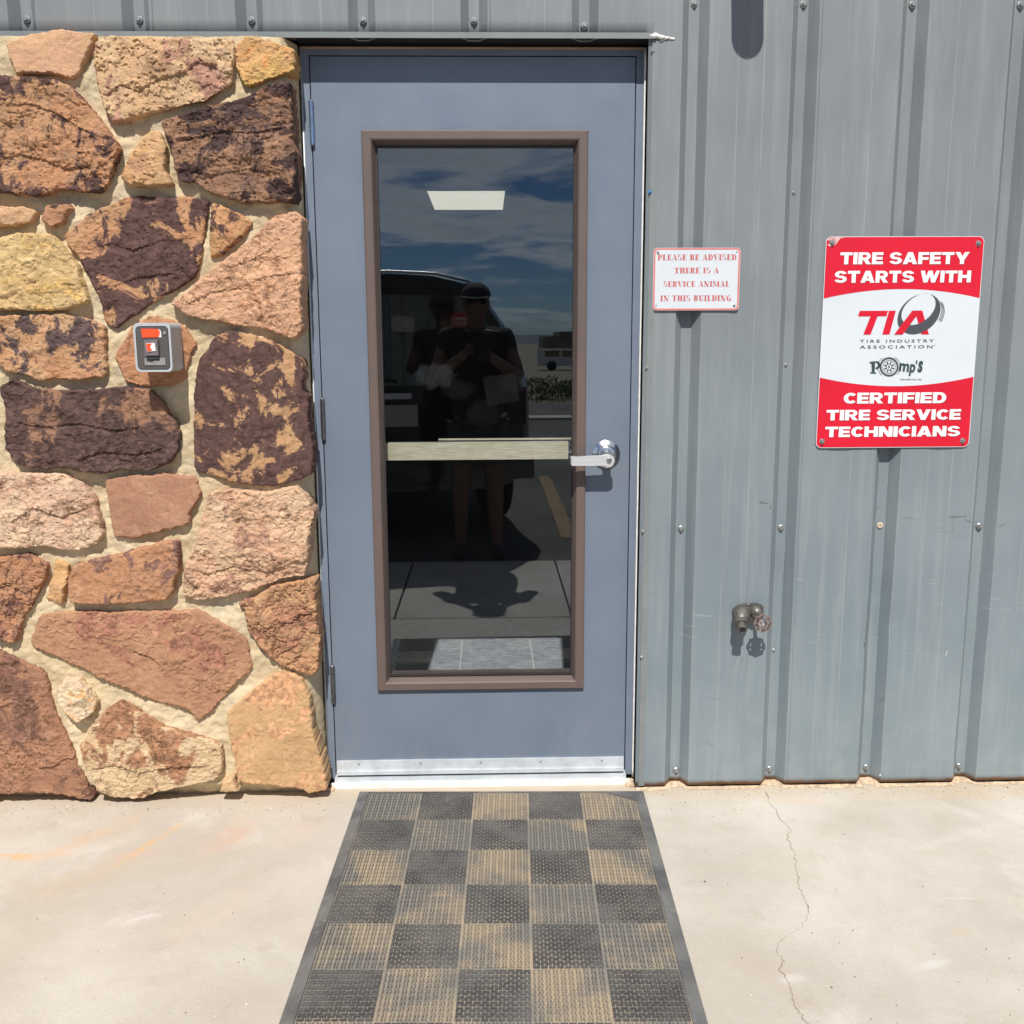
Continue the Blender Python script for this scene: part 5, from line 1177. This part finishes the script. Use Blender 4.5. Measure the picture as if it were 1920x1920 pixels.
def add(p, r, to): bv.append(p); br.append(r); be.append((to, len(bv)-1)); return len(bv)-1
add((0, .145, 1.600), .013, 7); add((-.088, .03, 1.60), .014, 7); add((.088, .03, 1.60), .014, 7)
hands = {}
for s in (-1, 1):
    sh = add((s*.175, 0, 1.405), .062, 3); el = add((s*.265, .035, 1.155), .046, sh); fo = add((s*.19, .14, 1.21), .043, el); wr = add((s*.088, .245, 1.285), .029, fo); pa = add((s*.058, .275, 1.325), (.030, .020), wr); hands[s] = pa
    hp = add((s*.090, 0, .84), .080, 0); kn = add((s*.105, .02, .49), .062, hp); cf = add((s*.110, -.015, .36), .058, kn); an = add((s*.115, -.02, .10), .038, cf); hl_ = add((s*.12, .02, .045), .040, an); toe = add((s*.14, .15, .03), .034, hl_)
body = skin_obj('body', bv, be, br, MAT['skin'])
# fingers: separate bent chains rooted in the palms
for s in (-1, 1):
    fv, fe, frd, roots = [], [], [], []
    for q, (dz, L) in enumerate(((.030, .062), (.012, .070), (-.006, .066), (-.023, .052))):
        b = len(fv); roots.append(b)
        for (x, y, z, r_) in ((s*.060, .272, 1.325+dz*.8, .0095), (s*.050, .288, 1.330+dz, .0088), (s*.030, .272+.0, 1.332+dz, .0082), (s*(.030-L*.35), .262, 1.332+dz, .0072)): fv.append((x, y, z)); frd.append(r_)
        fe += [(b, b+1), (b+1, b+2), (b+2, b+3)]
    b = len(fv); roots.append(b)
    for (x, y, z, r_) in ((s*.064, .262, 1.318, .0105), (s*.055, .250, 1.345, .0095), (s*.035, .252, 1.362, .0085)): fv.append((x, y, z)); frd.append(r_)
    fe += [(b, b+1), (b+1, b+2)]
    skin_obj('fingers', fv, fe, frd, MAT['skin'], roots)
tv = [(0, 0, .84), (0, .01, 1.02), (0, .01, 1.22), (0, 0, 1.37), (0, 0, 1.445)]; tr_ = [(.185, .140), (.178, .132), (.178, .130), (.172, .118), (.085, .08)]; te = [(0, 1), (1, 2), (2, 3), (3, 4)]
for s in (-1, 1):
    tv += [(s*.18, 0, 1.405), (s*.225, .018, 1.28)]; tr_ += [.075, .070]; k = len(tv); te += [(3, k-2), (k-2, k-1)]
tsh = skin_obj('t_shirt', tv, te, tr_, MAT['tshirt'])
tx = bpy.data.textures.new('cloth_folds', 'CLOUDS'); tx.noise_scale = .11; tx.noise_depth = 3
dm = tsh.modifiers.new('folds', 'DISPLACE'); dm.texture = tx; dm.strength = .035; dm.mid_level = .45; dm.texture_coords = 'GLOBAL'
hv = [(0, 0, .95)]; hr = [(.165, .122)]; he = []
for s in (-1, 1):
    hv += [(s*.095, 0, .85), (s*.105, .012, .58)]; hr += [.112, .095]; k = len(hv); he += [(0, k-2), (k-2, k-1)]
skin_obj('shorts', hv, he, hr, MAT['shorts'])
for s in (-1, 1): skin_obj('shoe', [(s*.118, -.045, .045), (s*.122, .02, .05), (s*.14, .16, .038)], [(0, 1), (1, 2)], [.046, .050, .042], MAT['shoe'])
bm = BM(); bmesh.ops.create_uvsphere(bm, u_segments=24, v_segments=12, radius=1, matrix=Matrix.Translation((PX, PY+.02, 1.655)) @ Matrix.Diagonal((.094, .112, .085, 1)))
bmesh.ops.delete(bm, geom=[v for v in bm.verts if v.co.z < 1.648], context='VERTS')
obj('cap', bm, MAT['cap'], per, smooth_=True)
bm = BM(); prism_y(bm, [(PX+.09*math.cos(R(a)), 1.0*.085*math.sin(R(a))) for a in range(0, 181, 12)], 0, .006)
bm.transform(Matrix.Translation((0, PY+.105, 1.652)) @ Matrix.Rotation(R(-100), 4, 'X') @ Matrix.Identity(4)); obj('cap_brim', bm, MAT['cap'], per)
bm = BM(); box(bm, PX-.062, PX-.010, PY+.118, PY+.128, 1.605, 1.635); box(bm, PX+.010, PX+.062, PY+.118, PY+.128, 1.605, 1.635); box(bm, PX-.011, PX+.011, PY+.120, PY+.126, 1.622, 1.630)
obj('sunglasses', bm, MAT['phone'], per, bevel=.003)
bm = BM(); prism_y(bm, rrect(-.037, .037, -.076, .076, .010), 0, .0085)
bm.transform(Matrix.Translation(CAM) @ Matrix.Rotation(PITCH, 4, 'X') @ Matrix.Translation((-.022, -.0145, -.063)))
ph = obj('phone', bm, MAT['phone']); tag(ph, 'black phone held up by the person in the cap', 'phone')
bm = BM(); box(bm, -.10, .10, -.0025, .0025, -.09, .09); fo_ = obj('folder', bm, MAT['folder']); tag(fo_, 'pale card folder tucked under the arm of the person', 'folder')
fo_.location = (.115, -3.08, 1.09); fo_.rotation_euler = (0, R(-9), R(8))

# dark van, its rear to the door
VX, VY = -.63, -4.02
van = thing('black_van', 'black van parked with its rear toward the door', 'van', (VX, VY-2.4, 0))
half = [(.0, .34), (.80, .34), (.95, .42), (.985, .62), (.985, .98), (.955, 1.16), (.90, 1.28), (.80, 1.50), (.67, 1.68), (.52, 1.775), (.30, 1.82), (0, 1.832)]
def section(y, sx_=1., top=None, zlow=0.):
    out = []
    for x, z in half:
        if top is not None and z > top: z = top+(z-1.832)*.05; 
        out.append((VX+x*sx_, y, z+zlow))
    return out+[(2*VX-p[0], p[1], p[2]) for p in out[-2:0:-1]]
secs = [section(VY-.02, .93), section(VY-.10, .99), section(VY-.3), section(VY-2.9), section(VY-3.6, 1, 1.16), section(VY-4.4, .97, 1.06), section(VY-4.62, .88, .92)]
vs, fs = [], []; n = len(secs[0])
for s_ in secs: vs += s_
for j in range(len(secs)-1):
    for k in range(n): fs.append((j*n+k, j*n+(k+1) % n, (j+1)*n+(k+1) % n, (j+1)*n+k))
fs += [tuple(range(n))[::-1], tuple(range((len(secs)-1)*n, len(secs)*n))]
vb = obj('body', (vs, [], fs), MAT['vanpaint'], van, auto=35)
bm = BM(); prism_y(bm, [(VX+x, z) for x, z in ((-.80, 1.08), (.80, 1.08), (.74, 1.30), (.62, 1.58), (.50, 1.69), (-.50, 1.69), (-.62, 1.58), (-.74, 1.30))], VY-.028, VY-.012); bm.transform(Matrix.Translation((0, 0, 0)))
bmesh.ops.recalc_face_normals(bm, faces=bm.faces[:])
for v in bm.verts: v.co.y = VY+(.004 if v.co.y > VY-.02 else -.03)
obj('rear_window', bm, MAT['vanglass'], van)
for s in (-1, 1):
    bm = BM(); q = [(-.35, 1.14), (-2.7, 1.14), (-2.62, 1.62), (-.42, 1.62)]
    v = [bm.verts.new((VX+s*((.985 if z < 1.2 else .735)+.012), VY+y, z)) for y, z in q]; bm.faces.new(v); w_ = [bm.verts.new((VX+s*((.985 if z < 1.2 else .735)-.05), VY+y, z)) for y, z in q]; bm.faces.new(w_[::-1])
    for k in range(4): bm.faces.new((v[k], v[(k+1) % 4], w_[(k+1) % 4], w_[k]))
    bmesh.ops.recalc_face_normals(bm, faces=bm.faces[:]); obj('side_window', bm, MAT['vanglass'], van)
    obj('tail_light', boxbm(VX+s*.86-.07, VX+s*.86+.07, VY-.06, VY+.012, .80, 1.06), MAT['taillight'], van, bevel=.012)
    mr = obj('wing_mirror', boxbm(VX+s*1.13-.10, VX+s*1.13+.10, VY-3.12, VY-3.0, 1.12, 1.36), MAT['vanpaint'], van, bevel=.03)
    bm = BM(); tube(bm, [(VX+s*.93, VY-3.07, 1.18), (VX+s*1.06, VY-3.07, 1.22)], .025, 10); obj('mirror_arm', bm, MAT['vanpaint'], mr)
    for yy in (-.85, -3.75):
        bm = BM(); tube(bm, [(VX+s*.76, VY+yy, .34), (VX+s*.78, VY+yy, .34), (VX+s*.94, VY+yy, .34), (VX+s*.96, VY+yy, .34)], [.31, .34, .34, .31], 28); w = obj('wheel', bm, MAT['tyre'], van, auto=40)
        bm = BM(); tube(bm, [(VX+s*.94, VY+yy, .34), (VX+s*.966, VY+yy, .34)], [.20, .18], 24); obj('rim', bm, MAT['alu'], w, auto=40)
bp = obj('bumper', boxbm(VX-.97, VX+.97, VY-.10, VY+.09, .42, .66), MAT['vanpaint'], van, bevel=.04)
obj('number_plate', boxbm(VX-.16, VX+.16, VY+.004, VY+.022, .80, .95), MAT['plate'], van)
obj('tailgate_handle', boxbm(VX-.12, VX+.12, VY+.004, VY+.03, .99, 1.03), MAT['alu'], van, bevel=.008)

obj('spoiler', boxbm(VX-.62, VX+.62, VY-.10, VY+.07, 1.735, 1.765), MAT['vanpaint'], van, bevel=.012)
bm = BM(); tube(bm, [(VX+.02, VY+.03, 1.11), (VX-.30, VY+.03, 1.16), (VX-.46, VY+.028, 1.20)], .010, 8); obj('rear_wiper', bm, MAT['tyre'], van)
bm = BM(); tube(bm, [(VX-.80, VY-.02, 1.52), (VX-.67, VY-.02, 1.695), (VX-.52, VY-.02, 1.79), (VX-.30, VY-.02, 1.835), (VX, VY-.02, 1.847), (VX+.30, VY-.02, 1.835), (VX+.52, VY-.02, 1.79), (VX+.67, VY-.02, 1.695)], .010, 8); obj('roof_glint', bm, MAT['alu'], van)  # added bright tube, stands in for the sun glint along the roof edge
for x in (-.6, .6): obj('reflector', boxbm(VX+x-.10, VX+x+.10, VY+.085, VY+.098, .50, .54), MAT['taillight'], van)
PV = Matrix.Translation((.36, VY, 0)) @ Matrix.Rotation(R(-11), 4, 'Z') @ Matrix.Translation((-.36, -VY, 0))
van.matrix_basis = PV @ van.matrix_basis
# far van across the road
fv_ = thing('white_van', 'white passenger van parked beyond the road', 'van', (6.6, -70, -.87))
def fbox(name, x0, x1, y0, y1, z0, z1, m, bev=0.): return obj(name, boxbm(6.6+x0, 6.6+x1, -70+y0, -70+y1, -.87+z0, -.87+z1), m, fv_, bevel=bev)
fbox('body', -2.9, 2.9, -1, 1, .35, 1.55, MAT['whitepaint'], .18)
for k in range(4): fbox('window', -2.4+k*1.25, -1.35+k*1.25, 1.0, 1.015, 1.0, 1.42, MAT['vanglass'])
for x in (-1.9, 1.9):
    bm = BM(); tube(bm, [(6.6+x, -69.2, -.52), (6.6+x, -68.98, -.52)], .36, 20); obj('wheel', bm, MAT['tyre'], fv_)
bd = thing('warehouse', 'low tan warehouse on the skyline beyond the road', 'building', (18, -130, -1.3))
obj('wall', boxbm(7.4, 34, -140, -128, -1.4, 1.75), MAT['buildw'], bd); obj('roof', boxbm(9.5, 34.2, -140.2, -127.8, 1.75, 2.35), MAT['buildw'], bd)
for k in range(5): obj('window', boxbm(9+k*4, 11+k*4, -128, -127.9, -.2, .9), MAT['vanglass'], bd)
# low ridge
vs, fs = [], []
for k in range(81):
    x = -1600+40*k; h = 6+7*noise.noise(Vector((x*.004, 0, 0)))+3*noise.noise(Vector((x*.015, 3, 0)))
    vs += [(x, -1500, -12), (x, -1560, h), (x, -1640, -12)]
    if k: i = 3*k; fs += [(i-3, i, i+1, i-2), (i-2, i+1, i+2, i-1)]
hl2 = obj('hills', (vs, [], fs), MAT['hill'], smooth_=True); tag(hl2, kind='structure')
# bushes beyond the road
rbu = random.Random(21)
for bi, (x, y, r_, lab) in enumerate(((1.7, -25.2, .62, 'rounded sage bush nearest the black van beyond the road'), (2.75, -26.4, .5, 'low sage bush in the middle of the verge beyond the road'), (3.7, -25.6, .55, 'sage bush at the right end of the verge beyond the road'), (.4, -27, .6, 'sage bush hidden behind the black van'))):
    t_ = thing('sage_bush', lab, 'bush', (x, y, -.32), group='bushes along the verge')
    bm = BM()
    for k in range(900):
        d = Vector((rbu.gauss(0, 1), rbu.gauss(0, 1), rbu.gauss(0, 1))).normalized()*rbu.random()**.4
        c = Vector((x+d.x*r_*1.5, y+d.y*r_, -.28+.42*r_+d.z*r_*.62*(1+.35*noise.noise(Vector((d.x*3, d.y*3, bi)))))); s = rbu.uniform(.03, .075)
        a_ = Euler((rbu.random()*6, rbu.random()*6, rbu.random()*6)).to_matrix(); q = [c+a_ @ Vector(p) for p in ((-s, 0, 0), (0, -s*.4, 0), (s, 0, 0), (0, s*.4, 0))]; bm.faces.new([bm.verts.new(p) for p in q])
    obj('foliage', bm, MAT['leaf'], t_)
    bm = BM()
    for k in range(5): tube(bm, [(x, y, -.42), (x+rbu.uniform(-.3, .3), y+rbu.uniform(-.2, .2), .1)], [.03, .01], 6)
    obj('stem', bm, MAT['wood'], t_)
bm = BM()
for k in range(2600):
    x, y = rbu.uniform(-14, 16), rbu.uniform(-25.5, -21.0); h = rbu.uniform(.05, .2); z = -.26-.02*(y+21)*-1*.5
    v = [bm.verts.new(p) for p in ((x-.012, y, z-.05), (x+.012, y, z-.05), (x+rbu.uniform(-.06, .06), y+rbu.uniform(-.06, .06), z+h))]; bm.faces.new(v)
gg = obj('grass', bm, MAT['grassm']); tag(gg, 'dry grass along the verge beyond the road', 'grass', kind='stuff')
